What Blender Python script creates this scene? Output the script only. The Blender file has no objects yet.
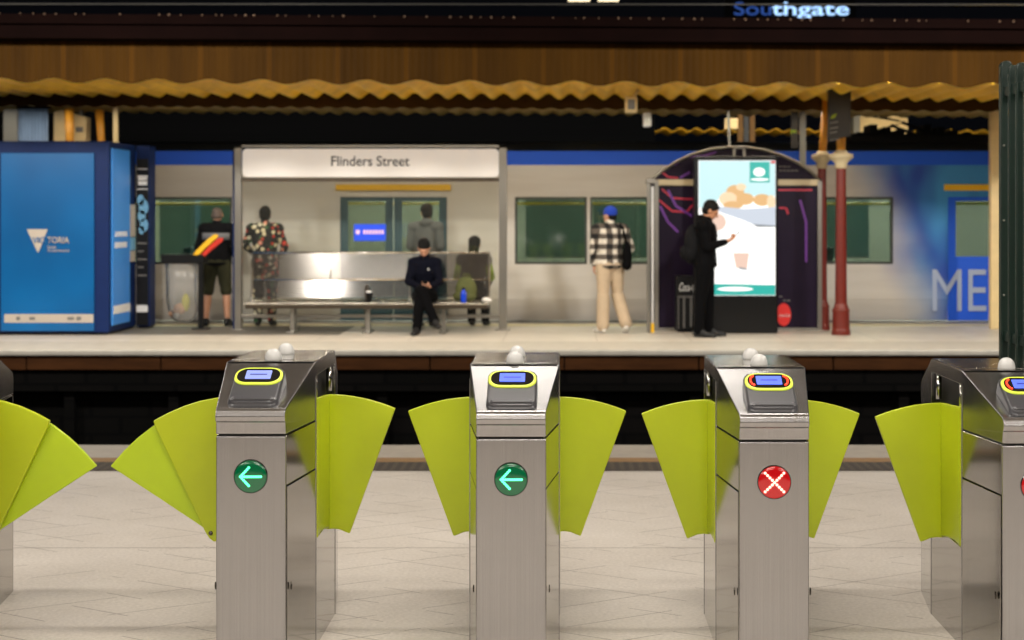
import bpy, bmesh, math, random
from mathutils import Vector, Matrix
random.seed(4)
S = bpy.context.scene
COL = S.collection
F = 1700.0; VX = 565.0; VY = 216.0; EYE = 1.59     # focal length in pixels, vanishing point, eye height

def PX(px, Y): return (px - VX) * Y / F
def PZ(py, Y): return EYE - (py - VY) * Y / F
def P(px, py, Y): return Vector((PX(px, Y), Y, PZ(py, Y)))

# ------------------------------------------------------------------ materials
def lin(c):
    o = []
    for v in c:
        v = v / 255.0
        o.append(v / 12.92 if v <= .04045 else ((v + .055) / 1.055) ** 2.4)
    return (o[0], o[1], o[2], 1)

class N:
    """tiny node helper"""
    def __init__(s, name):
        s.m = bpy.data.materials.new(name); s.m.use_nodes = True
        s.t = s.m.node_tree; s.b = s.t.nodes['Principled BSDF']; s.out = s.t.nodes['Material Output']
    def n(s, typ, **kw):
        nd = s.t.nodes.new(typ)
        for k, v in kw.items():
            if hasattr(nd, k): setattr(nd, k, v)
            else: nd.inputs[k.replace('_', ' ')].default_value = v
        return nd
    def l(s, a, b): s.t.links.new(a, b)
    def obj(s): return s.n('ShaderNodeTexCoord').outputs['Object']
    def map(s, scale=(1, 1, 1), src=None, loc=(0, 0, 0), rot=(0, 0, 0)):
        m = s.n('ShaderNodeMapping'); m.inputs['Scale'].default_value = scale
        m.inputs['Location'].default_value = loc; m.inputs['Rotation'].default_value = rot
        s.l(src or s.obj(), m.inputs['Vector']); return m.outputs[0]
    def noise(s, vec, scale, detail=4, rough=.6):
        n = s.n('ShaderNodeTexNoise'); n.inputs['Scale'].default_value = scale
        n.inputs['Detail'].default_value = detail; n.inputs['Roughness'].default_value = rough
        s.l(vec, n.inputs['Vector']); return n.outputs['Fac']
    def ramp(s, fac, stops, interp='LINEAR'):
        r = s.n('ShaderNodeValToRGB'); e = r.color_ramp.elements; r.color_ramp.interpolation = interp
        e[0].position, e[0].color = stops[0]; e[1].position, e[1].color = stops[-1]
        for p, c in stops[1:-1]:
            x = e.new(p); x.color = c
        s.l(fac, r.inputs[0]); return r.outputs[0]
    def mix(s, fac, a, b, mode='MIX'):
        m = s.n('ShaderNodeMix', data_type='RGBA', blend_type=mode)
        for sock, v in ((m.inputs[0], fac), (m.inputs[6], a), (m.inputs[7], b)):
            if hasattr(v, 'links'): s.l(v, sock)
            else: sock.default_value = v
        return m.outputs[2]
    def math(s, op, a, b=0.0):
        m = s.n('ShaderNodeMath', operation=op)
        for sock, v in ((m.inputs[0], a), (m.inputs[1], b)):
            if hasattr(v, 'links'): s.l(v, sock)
            else: sock.default_value = v
        return m.outputs[0]
    def bump(s, h, strength=.2, dist=.005):
        b = s.n('ShaderNodeBump'); b.inputs['Strength'].default_value = strength; b.inputs['Distance'].default_value = dist
        s.l(h, b.inputs['Height']); s.l(b.outputs[0], s.b.inputs['Normal'])

def mat(name, rgb, rough=.5, metal=0, emit=0, erg=None, noise=.0, nscale=8, coat=0, bump=0, spec=None, nmap=(1, 1, 1)):
    k = N(name); b = k.b; c = lin(rgb)
    b.inputs['Base Color'].default_value = c
    b.inputs['Roughness'].default_value = rough; b.inputs['Metallic'].default_value = metal
    if spec is not None: b.inputs['Specular IOR Level'].default_value = spec
    if coat: b.inputs['Coat Weight'].default_value = coat
    if noise or bump:
        f = k.noise(k.map(nmap), nscale)
        if noise:
            d = tuple(x * (1 - noise) for x in c[:3]) + (1,); u = tuple(min(1, x * (1 + noise)) for x in c[:3]) + (1,)
            k.l(k.ramp(f, [(.3, d), (.7, u)]), b.inputs['Base Color'])
        if bump: k.bump(f, bump)
    if emit:
        b.inputs['Emission Color'].default_value = lin(erg or rgb); b.inputs['Emission Strength'].default_value = emit
    return k.m

def steel(name, base=(176, 172, 166), rough=.22, vertical=True, smudge=.12):
    k = N(name)
    v = k.map((220, 220, 1.5) if vertical else (1.5, 220, 220))
    g = k.noise(v, 1, 3)
    s = k.noise(k.map(), 5.5, 4)
    c = lin(base)
    k.l(k.ramp(g, [(.25, tuple(x * .86 for x in c[:3]) + (1,)), (.75, c)]), k.b.inputs['Base Color'])
    k.l(k.ramp(s, [(.2, (rough - smudge * .3,) * 3 + (1,)), (.8, (rough + smudge * .3,) * 3 + (1,))]), k.b.inputs['Roughness'])
    k.b.inputs['Metallic'].default_value = 1
    k.b.inputs['Anisotropic'].default_value = .4
    return k.m

M = {}
M['steel'] = steel('brushed steel', (168, 167, 168), .24)
M['steel_top'] = steel('polished steel lid', (182, 180, 176), .13, False, .05)
M['steel_side'] = steel('polished steel side', (170, 167, 163), .09, True, .05)
M['chrome'] = mat('chrome', (210, 210, 208), .1, 1)
M['dark_core'] = mat('dark inner steel', (26, 24, 22), .4, .6)
M['flap'] = mat('lime green plastic', (178, 192, 12), .36, noise=.05, nscale=3, coat=.15)
M['flap_edge'] = mat('lime green plastic bright', (178, 202, 22), .36, noise=.05, nscale=3, coat=.15)
M['reader'] = mat('charcoal plastic', (62, 62, 66), .28, noise=.05)
M['ring'] = mat('pale lime ring', (205, 225, 70), .35, emit=.12)
M['black_gloss'] = mat('black gloss', (10, 10, 13), .08, coat=.5)
M['lcd'] = mat('lit lcd', (70, 90, 220), .2, emit=.75, erg=(95, 118, 235))
M['lcd_pale'] = mat('pale lit lcd', (110, 125, 200), .2, emit=.7, erg=(142, 152, 214))
M['lcd_dark'] = mat('lcd characters', (20, 30, 110), .3, emit=.25, erg=(40, 60, 190))
M['led_red'] = mat('red led', (255, 40, 20), .3, emit=2.4, erg=(255, 60, 30))
M['lens_green'] = mat('green signal lens', (0, 52, 32), .12, emit=.26, erg=(0, 150, 84), coat=.6)
M['led_green'] = mat('green signal led', (60, 255, 150), .3, emit=2.8, erg=(80, 255, 170))
M['lens_red'] = mat('red signal lens', (70, 0, 4), .12, emit=.62, erg=(226, 14, 20), coat=.6)
M['led_redw'] = mat('red signal led', (255, 150, 130), .3, emit=3.5, erg=(255, 150, 135))
M['dome'] = mat('milky white plastic', (192, 192, 190), .3, coat=.3)
M['lock'] = mat('lock steel', (90, 85, 78), .2, 1)

def floor_mat(name, a, b, joint, diag=True, rough=.32):
    k = N(name); v = k.obj()
    sep = k.n('ShaderNodeSeparateXYZ'); k.l(v, sep.inputs[0]); x, y = sep.outputs[0], sep.outputs[1]
    base = k.ramp(k.noise(v, 1.1, 6), [(.3, lin(a)), (.7, lin(b))])
    sp = k.noise(v, 60, 3)
    base = k.mix(.22, base, k.ramp(sp, [(.3, lin(joint)), (.65, lin(b))]))
    def lines(ang, period, w, off=0.0, breakup=None):
        c, s = math.cos(ang), math.sin(ang)
        u = k.math('ADD', k.math('MULTIPLY', x, c), k.math('MULTIPLY', y, s))
        u = k.math('ADD', u, 200 + off)
        fr = k.math('FRACT', k.math('DIVIDE', u, period))
        f = k.math('LESS_THAN', fr, w / period)
        if breakup:
            nn = k.noise(k.map(loc=(breakup, breakup * .3, 0)), 1.7, 2)
            f = k.math('MULTIPLY', f, k.math('GREATER_THAN', nn, .5))
        return f
    if diag:
        d = k.math('MAXIMUM', lines(math.radians(57), .24, .005, 0, 3.1), lines(math.radians(123), .29, .005, .1, 9.4))
        base = k.mix(k.math('MULTIPLY', d, .8), base, lin(joint))
        g = lines(math.radians(90), 2.42, .011, -.02)   # joints across
        base = k.mix(k.math('MULTIPLY', g, .8), base, lin(joint))
    else:
        g = k.math('MAXIMUM', lines(math.radians(90), .9, .02), lines(0, 1.2, .015))
        base = k.mix(k.math('MULTIPLY', g, .45), base, lin(joint))
    k.l(base, k.b.inputs['Base Color'])
    r = k.ramp(k.noise(v, 2.5, 3), [(.3, (rough - .06,) * 3 + (1,)), (.7, (rough + .12,) * 3 + (1,))])
    k.l(r, k.b.inputs['Roughness'])
    return k.m
M['floor'] = floor_mat('pale stone paving', (188, 180, 170), (210, 203, 194), (74, 62, 52), rough=.42)
M['far_floor'] = floor_mat('pale platform paving', (192, 184, 172), (210, 202, 190), (120, 110, 98), False, .4)
M['coping'] = mat('platform coping stone', (158, 149, 136), .5, noise=.12, nscale=6)
M['coping_pale'] = mat('pale coping stone', (176, 170, 158), .5, noise=.1, nscale=6)
M['yellow_line'] = mat('worn yellow line', (136, 100, 52), .6, noise=.2, nscale=14)
M['pale_line'] = mat('pale yellow safety line', (214, 204, 160), .6, noise=.08, nscale=9)
k = N('tactile paving'); v = k.map((1 / .06, 1 / .06, 1 / .06))
vo = k.n('ShaderNodeTexVoronoi'); vo.inputs['Scale'].default_value = 1; vo.inputs['Randomness'].default_value = 0
k.l(v, vo.inputs['Vector'])
k.l(k.ramp(vo.outputs['Distance'], [(.25, lin((84, 72, 58))), (.38, lin((46, 38, 30)))]), k.b.inputs['Base Color'])
k.b.inputs['Roughness'].default_value = .7; M['tactile'] = k.m
M['dark_patch'] = mat('dark grey platform patch', (104, 98, 90), .6, noise=.1, nscale=12)
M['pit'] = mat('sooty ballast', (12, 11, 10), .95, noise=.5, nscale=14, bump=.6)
k = N('platform wall in painted shade'); br = k.n('ShaderNodeTexBrick'); k.l(k.map((.7, 1, 1.2), rot=(math.pi / 2, 0, 0)), br.inputs['Vector'])
br.inputs['Color1'].default_value = lin((11, 9, 8)); br.inputs['Color2'].default_value = lin((5, 5, 4)); br.inputs['Mortar'].default_value = lin((2, 2, 2))  # near-black bricks: light falling off in the pit is put into the colour
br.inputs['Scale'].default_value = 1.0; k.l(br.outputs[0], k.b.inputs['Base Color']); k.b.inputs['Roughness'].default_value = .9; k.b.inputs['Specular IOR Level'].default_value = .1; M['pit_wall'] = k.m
M['pit_timber'] = mat('grimy brown timber', (62, 36, 16), .85, noise=.3, spec=.1, nscale=2, nmap=(1, 1, 6))
M['rail'] = mat('rusty rail', (92, 70, 54), .45, .7)
M['ceiling'] = mat('pale ceiling board', (168, 158, 146), .6, noise=.06)
M['wall'] = mat('concourse wall', (78, 72, 68), .55, noise=.1, nscale=1.2)
M['wall_dark'] = mat('near-black streaked panel', (9, 9, 10), .6, spec=.1, noise=.2, nscale=1, nmap=(.2, 1, 5))
# corrugated things
k = N('brown painted corrugated iron'); v = k.obj(); sp = k.n('ShaderNodeSeparateXYZ'); k.l(v, sp.inputs[0])
n1 = k.noise(k.map((2.2, 1, .25)), 1.4, 5); c1 = k.ramp(n1, [(.3, lin((62, 38, 3))), (.72, lin((82, 52, 5)))])
fr = k.math('FRACT', k.math('DIVIDE', k.math('ADD', sp.outputs[0], 50), .815)); seam = k.math('LESS_THAN', fr, .07)
c1 = k.mix(k.math('MULTIPLY', seam, .35), c1, lin((108, 68, 12)))
k.l(c1, k.b.inputs['Base Color']); k.b.inputs['Roughness'].default_value = .7; k.b.inputs['Specular IOR Level'].default_value = .1
w = k.math('SINE', k.math('MULTIPLY', sp.outputs[0], 78)); k.bump(w, .35, .01); M['fascia'] = k.m
M['fascia2'] = mat('dark brown valance', (60, 40, 12), .8, spec=.1, noise=.2, nscale=3)
M['sheet'] = mat('mustard painted corrugated iron', (240, 186, 34), .55, noise=.22, nscale=1.2)
M['sheet2'] = mat('dull mustard corrugated iron', (170, 146, 84), .6, noise=.2, nscale=1.5)
M['girder'] = mat('maroon black girder', (20, 7, 5), .8, noise=.25, nscale=2, spec=.05)
M['rivet'] = mat('worn rivet', (150, 120, 96), .35, .5)
M['frame'] = mat('grey anodised metal', (150, 146, 138), .3, .85)
M['frame_dark'] = mat('dark bronze rail', (74, 64, 52), .4, .6)
M['sign_white'] = mat('white sign face', (232, 226, 216), .4, emit=.24, erg=(226, 228, 236))
M['sign_text'] = mat('dark grey lettering', (44, 42, 42), .5)
# glass
def glassy(name, tint=(205, 215, 205), alpha=.12, rough=.02):
    k = N(name); t = k.n('ShaderNodeBsdfTransparent'); t.inputs[0].default_value = lin(tint)
    g = k.n('ShaderNodeBsdfGlossy'); g.inputs['Roughness'].default_value = rough; g.inputs['Color'].default_value = (1, 1, 1, 1)
    f = k.n('ShaderNodeFresnel'); f.inputs[0].default_value = 1.4
    mx = k.n('ShaderNodeMixShader'); k.l(f.outputs[0], mx.inputs[0]); k.l(t.outputs[0], mx.inputs[1]); k.l(g.outputs[0], mx.inputs[2])
    d = k.n('ShaderNodeBsdfDiffuse'); d.inputs[0].default_value = lin((210, 208, 196))
    m2 = k.n('ShaderNodeMixShader'); m2.inputs[0].default_value = alpha
    k.l(mx.outputs[0], m2.inputs[1]); k.l(d.outputs[0], m2.inputs[2]); k.l(m2.outputs[0], k.out.inputs[0]); return k.m
M['glass'] = glassy('dusty shelter glass', (250, 251, 248), .015)
M['bag'] = glassy('clear plastic bag', (240, 240, 244), .2, .2)
# perforated steel (bench back)
k = N('perforated stainless steel'); k.b.inputs['Base Color'].default_value = lin((150, 145, 140)); k.b.inputs['Metallic'].default_value = 1; k.b.inputs['Roughness'].default_value = .14
k.b.inputs['Anisotropic'].default_value = .85
tg = k.n('ShaderNodeTangent'); tg.direction_type = 'RADIAL'; tg.axis = 'X'; k.l(tg.outputs[0], k.b.inputs['Tangent'])
vo = k.n('ShaderNodeTexVoronoi'); vo.inputs['Scale'].default_value = 1; vo.inputs['Randomness'].default_value = 0
k.l(k.map((1 / .022, 0, 1 / .022)), vo.inputs['Vector'])
tr = k.n('ShaderNodeBsdfTransparent'); mx = k.n('ShaderNodeMixShader')
k.l(k.math('LESS_THAN', vo.outputs['Distance'], .33), mx.inputs[0]); k.l(k.b.outputs[0], mx.inputs[1]); k.l(tr.outputs[0], mx.inputs[2]); k.l(mx.outputs[0], k.out.inputs[0])
M['perf'] = k.m
M['bench'] = mat('satin stainless steel', (196, 190, 180), .26, 1)
# train
XB = PX(905, 25.5)
k = N('train livery'); sp = k.n('ShaderNodeSeparateXYZ'); k.l(k.obj(), sp.inputs[0]); x, z = sp.outputs[0], sp.outputs[2]
u = k.math('ADD', x, k.math('MULTIPLY', z, .42)); u = k.math('SUBTRACT', u, XB + .42 * .7)
vo = k.n('ShaderNodeTexNoise'); vo.inputs['Scale'].default_value = 1.3; k.l(k.obj(), vo.inputs['Vector'])
u = k.math('ADD', u, k.math('MULTIPLY', k.math('SUBTRACT', vo.outputs[0], .5), .5))
fade = k.math('DIVIDE', k.math('ADD', u, .45), 1.1)
white = k.ramp(k.noise(k.map((.3, 1, 3)), 2, 3), [(.3, lin((202, 196, 188))), (.7, lin((212, 207, 200)))])
blue = k.ramp(k.noise(k.map((1, 1, .5)), 1.1, 2), [(.36, lin((18, 70, 170))), (.6, lin((56, 140, 205)))])
bf = k.ramp(fade, [(0, (0, 0, 0, 1)), (1, (1, 1, 1, 1))], 'EASE')
body = k.mix(bf, white, blue)
k.l(body, k.b.inputs['Base Color']); k.b.inputs['Roughness'].default_value = .35; M['train'] = k.m
M['train_blue'] = mat('train blue band', (0, 88, 225), .55)
M['train_roof'] = mat('dark train roof', (30, 32, 34), .5, noise=.1)
M['train_gear'] = mat('black roof gear', (10, 10, 11), .7)
M['train_grey'] = mat('train skirt', (110, 104, 96), .5)
M['train_yellow'] = mat('yellow door header', (240, 188, 20), .4)
M['train_door'] = mat('teal grey train door', (52, 84, 96), .4)
M['train_letter'] = mat('pale train lettering', (166, 180, 208), .4)
M['train_rubber'] = mat('window rubber', (54, 60, 54), .6)
k = N('train window glass'); t = k.n('ShaderNodeBsdfTransparent'); t.inputs[0].default_value = lin((206, 212, 204))
g = k.n('ShaderNodeBsdfGlossy'); g.inputs['Roughness'].default_value = .05
mx = k.n('ShaderNodeMixShader'); mx.inputs[0].default_value = .1
k.l(t.outputs[0], mx.inputs[1]); k.l(g.outputs[0], mx.inputs[2]); k.l(mx.outputs[0], k.out.inputs[0]); M['train_glass'] = k.m
M['cabin_wall'] = mat('train cabin lining', (128, 134, 122), .6)
M['far_glass'] = mat('dark far window', (54, 74, 66), .2)
M['cabin_seat'] = mat('train seat cloth', (30, 62, 60), .8)
M['cabin_lamp'] = mat('lit cabin tube', (235, 240, 200), .5, emit=11.0)
M['cabin_rail'] = mat('yellow grab rail', (228, 200, 40), .35, emit=.0)
# kiosks etc
M['kiosk_blue'] = mat('navy kiosk frame', (12, 36, 86), .5, spec=.2, noise=.08)
k = N('blue poster'); sp = k.n('ShaderNodeSeparateXYZ'); k.l(k.obj(), sp.inputs[0])
k.l(k.ramp(k.noise(k.map((.6, 1, .5)), 1.1, 2), [(.3, lin((0, 80, 138))), (.7, lin((0, 100, 166)))]), k.b.inputs['Base Color']); k.b.inputs['Roughness'].default_value = .3; M['poster_blue'] = k.m
M['poster_light'] = mat('light blue poster', (60, 140, 226), .35, emit=.06, erg=(70, 150, 235))
M['poster_black'] = mat('charcoal poster', (26, 26, 28), .4, spec=.2)
M['pale_print'] = mat('pale print', (180, 170, 158), .5)
M['print_white'] = mat('white print', (236, 236, 236), .5)
M['print_grey'] = mat('grey print', (110, 108, 106), .5)
M['print_green'] = mat('green print', (80, 130, 90), .5)
M['print_sky'] = mat('sky print', (110, 170, 210), .5)
M['kiosk_purple'] = mat('dark aubergine panel', (30, 18, 40), .4, spec=.15, noise=.25, nscale=1.2)
M['line_red'] = mat('crimson line print', (190, 30, 62), .4)
M['line_purple'] = mat('violet line print', (108, 44, 150), .4)
M['disc_red'] = mat('red disc print', (226, 38, 34), .4)
M['screen_case'] = mat('black screen housing', (8, 8, 9), .3, spec=.3)
def em(name, rgb, s): return mat(name, (6, 6, 6), .3, emit=s, erg=rgb)
M['scr_cyan'] = em('screen pale cyan', (200, 236, 238), 1.12)
M['scr_white'] = em('screen white', (255, 253, 248), 1.35)
M['scr_food'] = em('screen tan', (246, 218, 178), 1.1)
M['scr_food2'] = em('screen golden', (238, 190, 130), 1.0)
M['scr_bowl'] = em('screen bowl grey', (208, 216, 228), 1.05)
M['scr_shade'] = em('screen shade grey', (160, 165, 172), .8)
M['scr_teal'] = em('screen teal', (50, 196, 182), .9)
M['scr_peach'] = em('screen peach', (252, 216, 196), .95)
M['scr_red'] = em('screen red', (220, 50, 60), 1)
M['col_red'] = mat('oxblood column paint', (104, 26, 10), .4, noise=.1)
M['col_cream'] = mat('cream capital paint', (196, 180, 144), .45)
M['col_yellow'] = mat('mustard column paint', (206, 142, 40), .45, noise=.1)
M['cream'] = mat('cream paint', (222, 198, 146), .5, noise=.06)
M['grey_post'] = mat('grey post paint', (122, 122, 116), .45)
M['dark_sign'] = mat('dark hanging sign', (36, 32, 29), .5)
M['blue_sheet'] = mat('pale blue ribbed sheet', (120, 144, 176), .5, noise=.15, nscale=4, nmap=(4, 1, .5))
M['green_fence'] = mat('dark green fence paint', (8, 32, 24), .35, noise=.12)
M['black_metal'] = mat('black metal', (10, 10, 11), .45, spec=.2)
M['southgate'] = em('cool white neon', (170, 210, 255), 1.6)
M['southgate_dim'] = em('dim blue neon', (60, 100, 190), .6)
M['warm_lamp'] = em('warm lamp', (255, 235, 190), 1.6)
M['sticker_blue'] = mat('blue window sign', (20, 70, 220), .4, emit=.35, erg=(25, 75, 225))
M['sticker_pink'] = mat('pink sign print', (230, 190, 215), .5, emit=.3)
# people
def skin(n, c): return mat(n, c, .5, noise=.04)
M['skin_light'] = skin('light skin', (206, 152, 122)); M['skin_mid'] = skin('tan skin', (188, 132, 98)); M['skin_dark'] = skin('brown skin', (120, 80, 60))
M['hair_black'] = mat('black hair', (9, 8, 8), .7, spec=.2, bump=.5, nscale=60)
M['hair_grey'] = mat('short grey hair', (96, 82, 74), .6, bump=.5, nscale=60)
M['navy'] = mat('navy sweater', (11, 13, 25), .9, spec=.1, bump=.2, nscale=40)
M['black_cloth'] = mat('black cloth', (7, 7, 9), .9, spec=.1, bump=.2, nscale=30)
M['charcoal_cloth'] = mat('charcoal cloth', (22, 22, 24), .9, spec=.1, bump=.2, nscale=30)
M['grey_cloth'] = mat('grey marl cloth', (100, 102, 102), .9, spec=.1, noise=.15, nscale=30)
M['grey_band'] = mat('light grey cloth', (120, 120, 122), .8)
M['olive_cloth'] = mat('olive cloth', (60, 60, 44), .9, spec=.1, noise=.1)
M['olive_bag'] = mat('olive bag cloth', (84, 88, 46), .85, noise=.12)
M['beige_cloth'] = mat('beige trousers', (186, 165, 138), .85, noise=.08, nscale=9)
M['jeans'] = mat('blue jeans', (40, 56, 84), .85, noise=.1)
M['shoe_white'] = mat('white trainers', (214, 210, 202), .6)
M['shoe_black'] = mat('black trainers', (14, 13, 14), .6)
M['beanie'] = mat('blue knit', (20, 58, 170), .9, bump=.4, nscale=60)
M['hivis'] = mat('yellow green sleeve', (128, 150, 20), .7)
M['bottle_blue'] = mat('blue bottle plastic', (12, 60, 200), .25, coat=.4)
M['white_cloth'] = mat('white paper', (230, 226, 220), .6)
M['phone'] = mat('black phone', (14, 14, 16), .2)
M['phone_lit'] = mat('lit phone face', (180, 190, 200), .2, emit=.5)
M['eye'] = mat('eye', (30, 22, 18), .2)
M['lip'] = mat('lips', (140, 80, 70), .5)
M['plaid'] = None
k = N('black and white checked flannel'); sp = k.n('ShaderNodeSeparateXYZ'); k.l(k.obj(), sp.inputs[0])
def stripe(c, per, off): return k.math('LESS_THAN', k.math('FRACT', k.math('DIVIDE', k.math('ADD', c, 20 + off), per)), .5)
xy = k.math('ADD', sp.outputs[0], k.math('MULTIPLY', sp.outputs[1], .55))
s = k.math('ADD', stripe(xy, .15, .03), stripe(sp.outputs[2], .14, 0))
k.l(k.ramp(k.math('MULTIPLY', s, .5), [(0, lin((214, 206, 192))), (.34, lin((92, 84, 76))), (.75, lin((20, 18, 18)))], 'CONSTANT'), k.b.inputs['Base Color'])
k.b.inputs['Roughness'].default_value = .9; M['plaid'] = k.m
k = N('floral printed cloth'); vo = k.n('ShaderNodeTexVoronoi'); vo.inputs['Scale'].default_value = 13; k.l(k.obj(), vo.inputs['Vector'])
r = k.n('ShaderNodeValToRGB'); r.color_ramp.interpolation = 'CONSTANT'; e = r.color_ramp.elements
e[0].position = 0; e[0].color = lin((222, 206, 170)); e[1].position = .34; e[1].color = lin((214, 62, 48))
for p_, c_ in ((.56, (58, 98, 60)), (.68, (230, 150, 130)), (.8, (222, 214, 190))):
    q = e.new(p_); q.color = lin(c_)
sc = k.n('ShaderNodeSeparateColor'); k.l(vo.outputs['Color'], sc.inputs[0]); k.l(sc.outputs[0], r.inputs[0])
k.l(k.mix(k.math('LESS_THAN', vo.outputs['Distance'], .4), lin((22, 22, 24)), r.outputs[0]), k.b.inputs['Base Color']); k.b.inputs['Roughness'].default_value = .8; M['floral'] = k.m
M['bin_yellow'] = mat('yellow bin lid', (248, 190, 16), .4); M['bin_red'] = mat('red bin lid', (206, 44, 22), .4)
M['rubbish'] = mat('mixed rubbish', (176, 134, 104), .7, noise=.5, nscale=9)
M['rubbish_y'] = mat('yellow packet', (176, 170, 40), .5)

# ------------------------------------------------------------------ geometry helpers
def bev(o, w, seg=2, angle=35):
    m = o.modifiers.new('Bevel', 'BEVEL'); m.width = w; m.segments = seg; m.limit_method = 'ANGLE'; m.angle_limit = math.radians(angle); return o
class MB:
    def __init__(s): s.b = bmesh.new()
    def _face(s, vs):
        try: return s.b.faces.new(vs)
        except ValueError: return None
    def box(s, x0, x1, y0, y1, z0, z1, mtx=None):
        c = [(x, y, z) for z in (z0, z1) for y in (y0, y1) for x in (x0, x1)]
        v = [s.b.verts.new((mtx @ Vector(p)) if mtx else p) for p in c]
        for f in ((0, 2, 3, 1), (4, 5, 7, 6), (0, 1, 5, 4), (2, 6, 7, 3), (0, 4, 6, 2), (1, 3, 7, 5)): s._face([v[i] for i in f])
        return s
    def poly(s, pts, d):
        """extrude a closed 3D polygon by vector d"""
        d = Vector(d); a = [s.b.verts.new(p) for p in pts]; b = [s.b.verts.new(Vector(p) + d) for p in pts]
        n = len(pts); s._face(a); s._face(b[::-1])
        for i in range(n): s._face([a[i], b[i], b[(i + 1) % n], a[(i + 1) % n]])
        return s
    def loft(s, rings, cap=True, closed=True):
        R = [[s.b.verts.new(p) for p in r] for r in rings]; n = len(R[0])
        for i in range(len(R) - 1):
            for j in range(n if closed else n - 1):
                s._face([R[i][j], R[i][(j + 1) % n], R[i + 1][(j + 1) % n], R[i + 1][j]])
        if cap: s._face(R[0][::-1]); s._face(R[-1])
        return s
    def tube(s, pts, r, n=12, r1=None):
        pts = [Vector(p) for p in pts]; rings = []
        for i, p in enumerate(pts):
            t = (pts[min(i + 1, len(pts) - 1)] - pts[max(i - 1, 0)]).normalized()
            up = Vector((0, 0, 1)) if abs(t.z) < .9 else Vector((1, 0, 0))
            a = t.cross(up).normalized(); b = t.cross(a).normalized()
            rr = r if r1 is None else r + (r1 - r) * i / (len(pts) - 1)
            rings.append([p + (a * math.cos(q) + b * math.sin(q)) * rr for q in [2 * math.pi * j / n for j in range(n)]])
        return s.loft(rings)
    def lathe(s, prof, c=(0, 0, 0), n=20, mtx=None):
        c = Vector(c); rings = []
        for r, z in prof:
            ring = [Vector((max(r, 1e-4) * math.cos(2 * math.pi * j / n), max(r, 1e-4) * math.sin(2 * math.pi * j / n), z)) for j in range(n)]
            rings.append([(mtx @ p if mtx else p + c) for p in ring])
        return s.loft(rings)
    def ball(s, c, rx, ry=None, rz=None, rot=None, sub=2):
        ry = ry or rx; rz = rz or rx
        m = Matrix.Translation(c) @ (rot.to_4x4() if rot else Matrix()) @ Matrix.Diagonal((rx, ry, rz, 1))
        bmesh.ops.create_icosphere(s.b, subdivisions=sub, radius=1, matrix=m); return s
    def cap(s, a, b, r0, r1=None, fa=1.0):
        """tapered capsule"""
        r1 = r1 or r0; a = Vector(a); b = Vector(b)
        s.tube([a, b], r0, 14, r1); s.ball(a, r0, sub=2); s.ball(b, r1, sub=2); return s
    def build(s, name, m, parent=None, smooth=False, bevel=0, loc=None, seg=2):
        bmesh.ops.recalc_face_normals(s.b, faces=s.b.faces[:])
        me = bpy.data.meshes.new(name); s.b.to_mesh(me); s.b.free()
        o = bpy.data.objects.new(name, me); COL.objects.link(o)
        if m: me.materials.append(m)
        if smooth: me.shade_smooth()
        if parent: o.parent = parent
        if loc: o.location = loc
        if bevel: bev(o, bevel, seg)
        return o
    def fuse(s, name, m, parent=None, voxel=.01, smooth=4, it_fac=.5):
        """one continuous surface out of overlapping closed shapes"""
        bmesh.ops.recalc_face_normals(s.b, faces=s.b.faces[:])
        me = bpy.data.meshes.new('tmp'); s.b.to_mesh(me); s.b.free()
        o = bpy.data.objects.new('tmp', me); COL.objects.link(o)
        r = o.modifiers.new('r', 'REMESH'); r.mode = 'VOXEL'; r.voxel_size = voxel
        if smooth:
            q = o.modifiers.new('s', 'SMOOTH'); q.iterations = smooth; q.factor = it_fac
        dg = bpy.context.evaluated_depsgraph_get(); dg.update()
        nm = bpy.data.meshes.new_from_object(o.evaluated_get(dg)); bpy.data.objects.remove(o); bpy.data.meshes.remove(me)
        nm.materials.clear(); nm.materials.append(m); nm.shade_smooth(); nm.name = name
        p = bpy.data.objects.new(name, nm); COL.objects.link(p)
        if parent: p.parent = parent
        return p

def tag(o, label=None, cat=None, group=None, kind=None):
    if label: o['label'] = label
    if cat: o['category'] = cat
    if group: o['group'] = group
    if kind: o['kind'] = kind
    return o
def thing(name, label, cat, loc=(0, 0, 0), rz=0, group=None):
    o = bpy.data.objects.new(name, None); COL.objects.link(o); o.empty_display_size = .1
    o.location = loc; o.rotation_euler.z = rz; return tag(o, label, cat, group)
def struct(o): o['kind'] = 'structure'; return o

def text(s, x, y, z, h, m, parent, name='lettering', extrude=.003, width=None, shear=0, align='LEFT', rot=(math.pi / 2, 0, 0), bold=0):
    """lettering facing -Y; x,z = lower left of capitals, h = capital height"""
    c = bpy.data.curves.new('t', 'FONT'); c.body = s; c.size = 1; c.extrude = 0; c.shear = shear; c.offset = bold; c.align_x = align
    o = bpy.data.objects.new('t', c); COL.objects.link(o)
    dg = bpy.context.evaluated_depsgraph_get(); dg.update()
    me = bpy.data.meshes.new_from_object(o.evaluated_get(dg)); bpy.data.objects.remove(o)
    sx = sz = h / .69
    if width:
        xs = [v.co.x for v in me.vertices]; sx = width / (max(xs) - min(xs))
    for v in me.vertices: v.co = (v.co.x * sx, v.co.y * sz, 0)
    bm = bmesh.new(); bm.from_mesh(me); g = bmesh.ops.extrude_face_region(bm, geom=bm.faces[:])
    for v in g['geom']:
        if isinstance(v, bmesh.types.BMVert): v.co.z += extrude
    bmesh.ops.recalc_face_normals(bm, faces=bm.faces[:]); bm.to_mesh(me); bm.free()
    me.name = name; me.materials.clear(); me.materials.append(m)
    q = bpy.data.objects.new(name, me); COL.objects.link(q); q.rotation_euler = rot; q.location = (x, y, z); q.parent = parent
    return q
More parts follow.
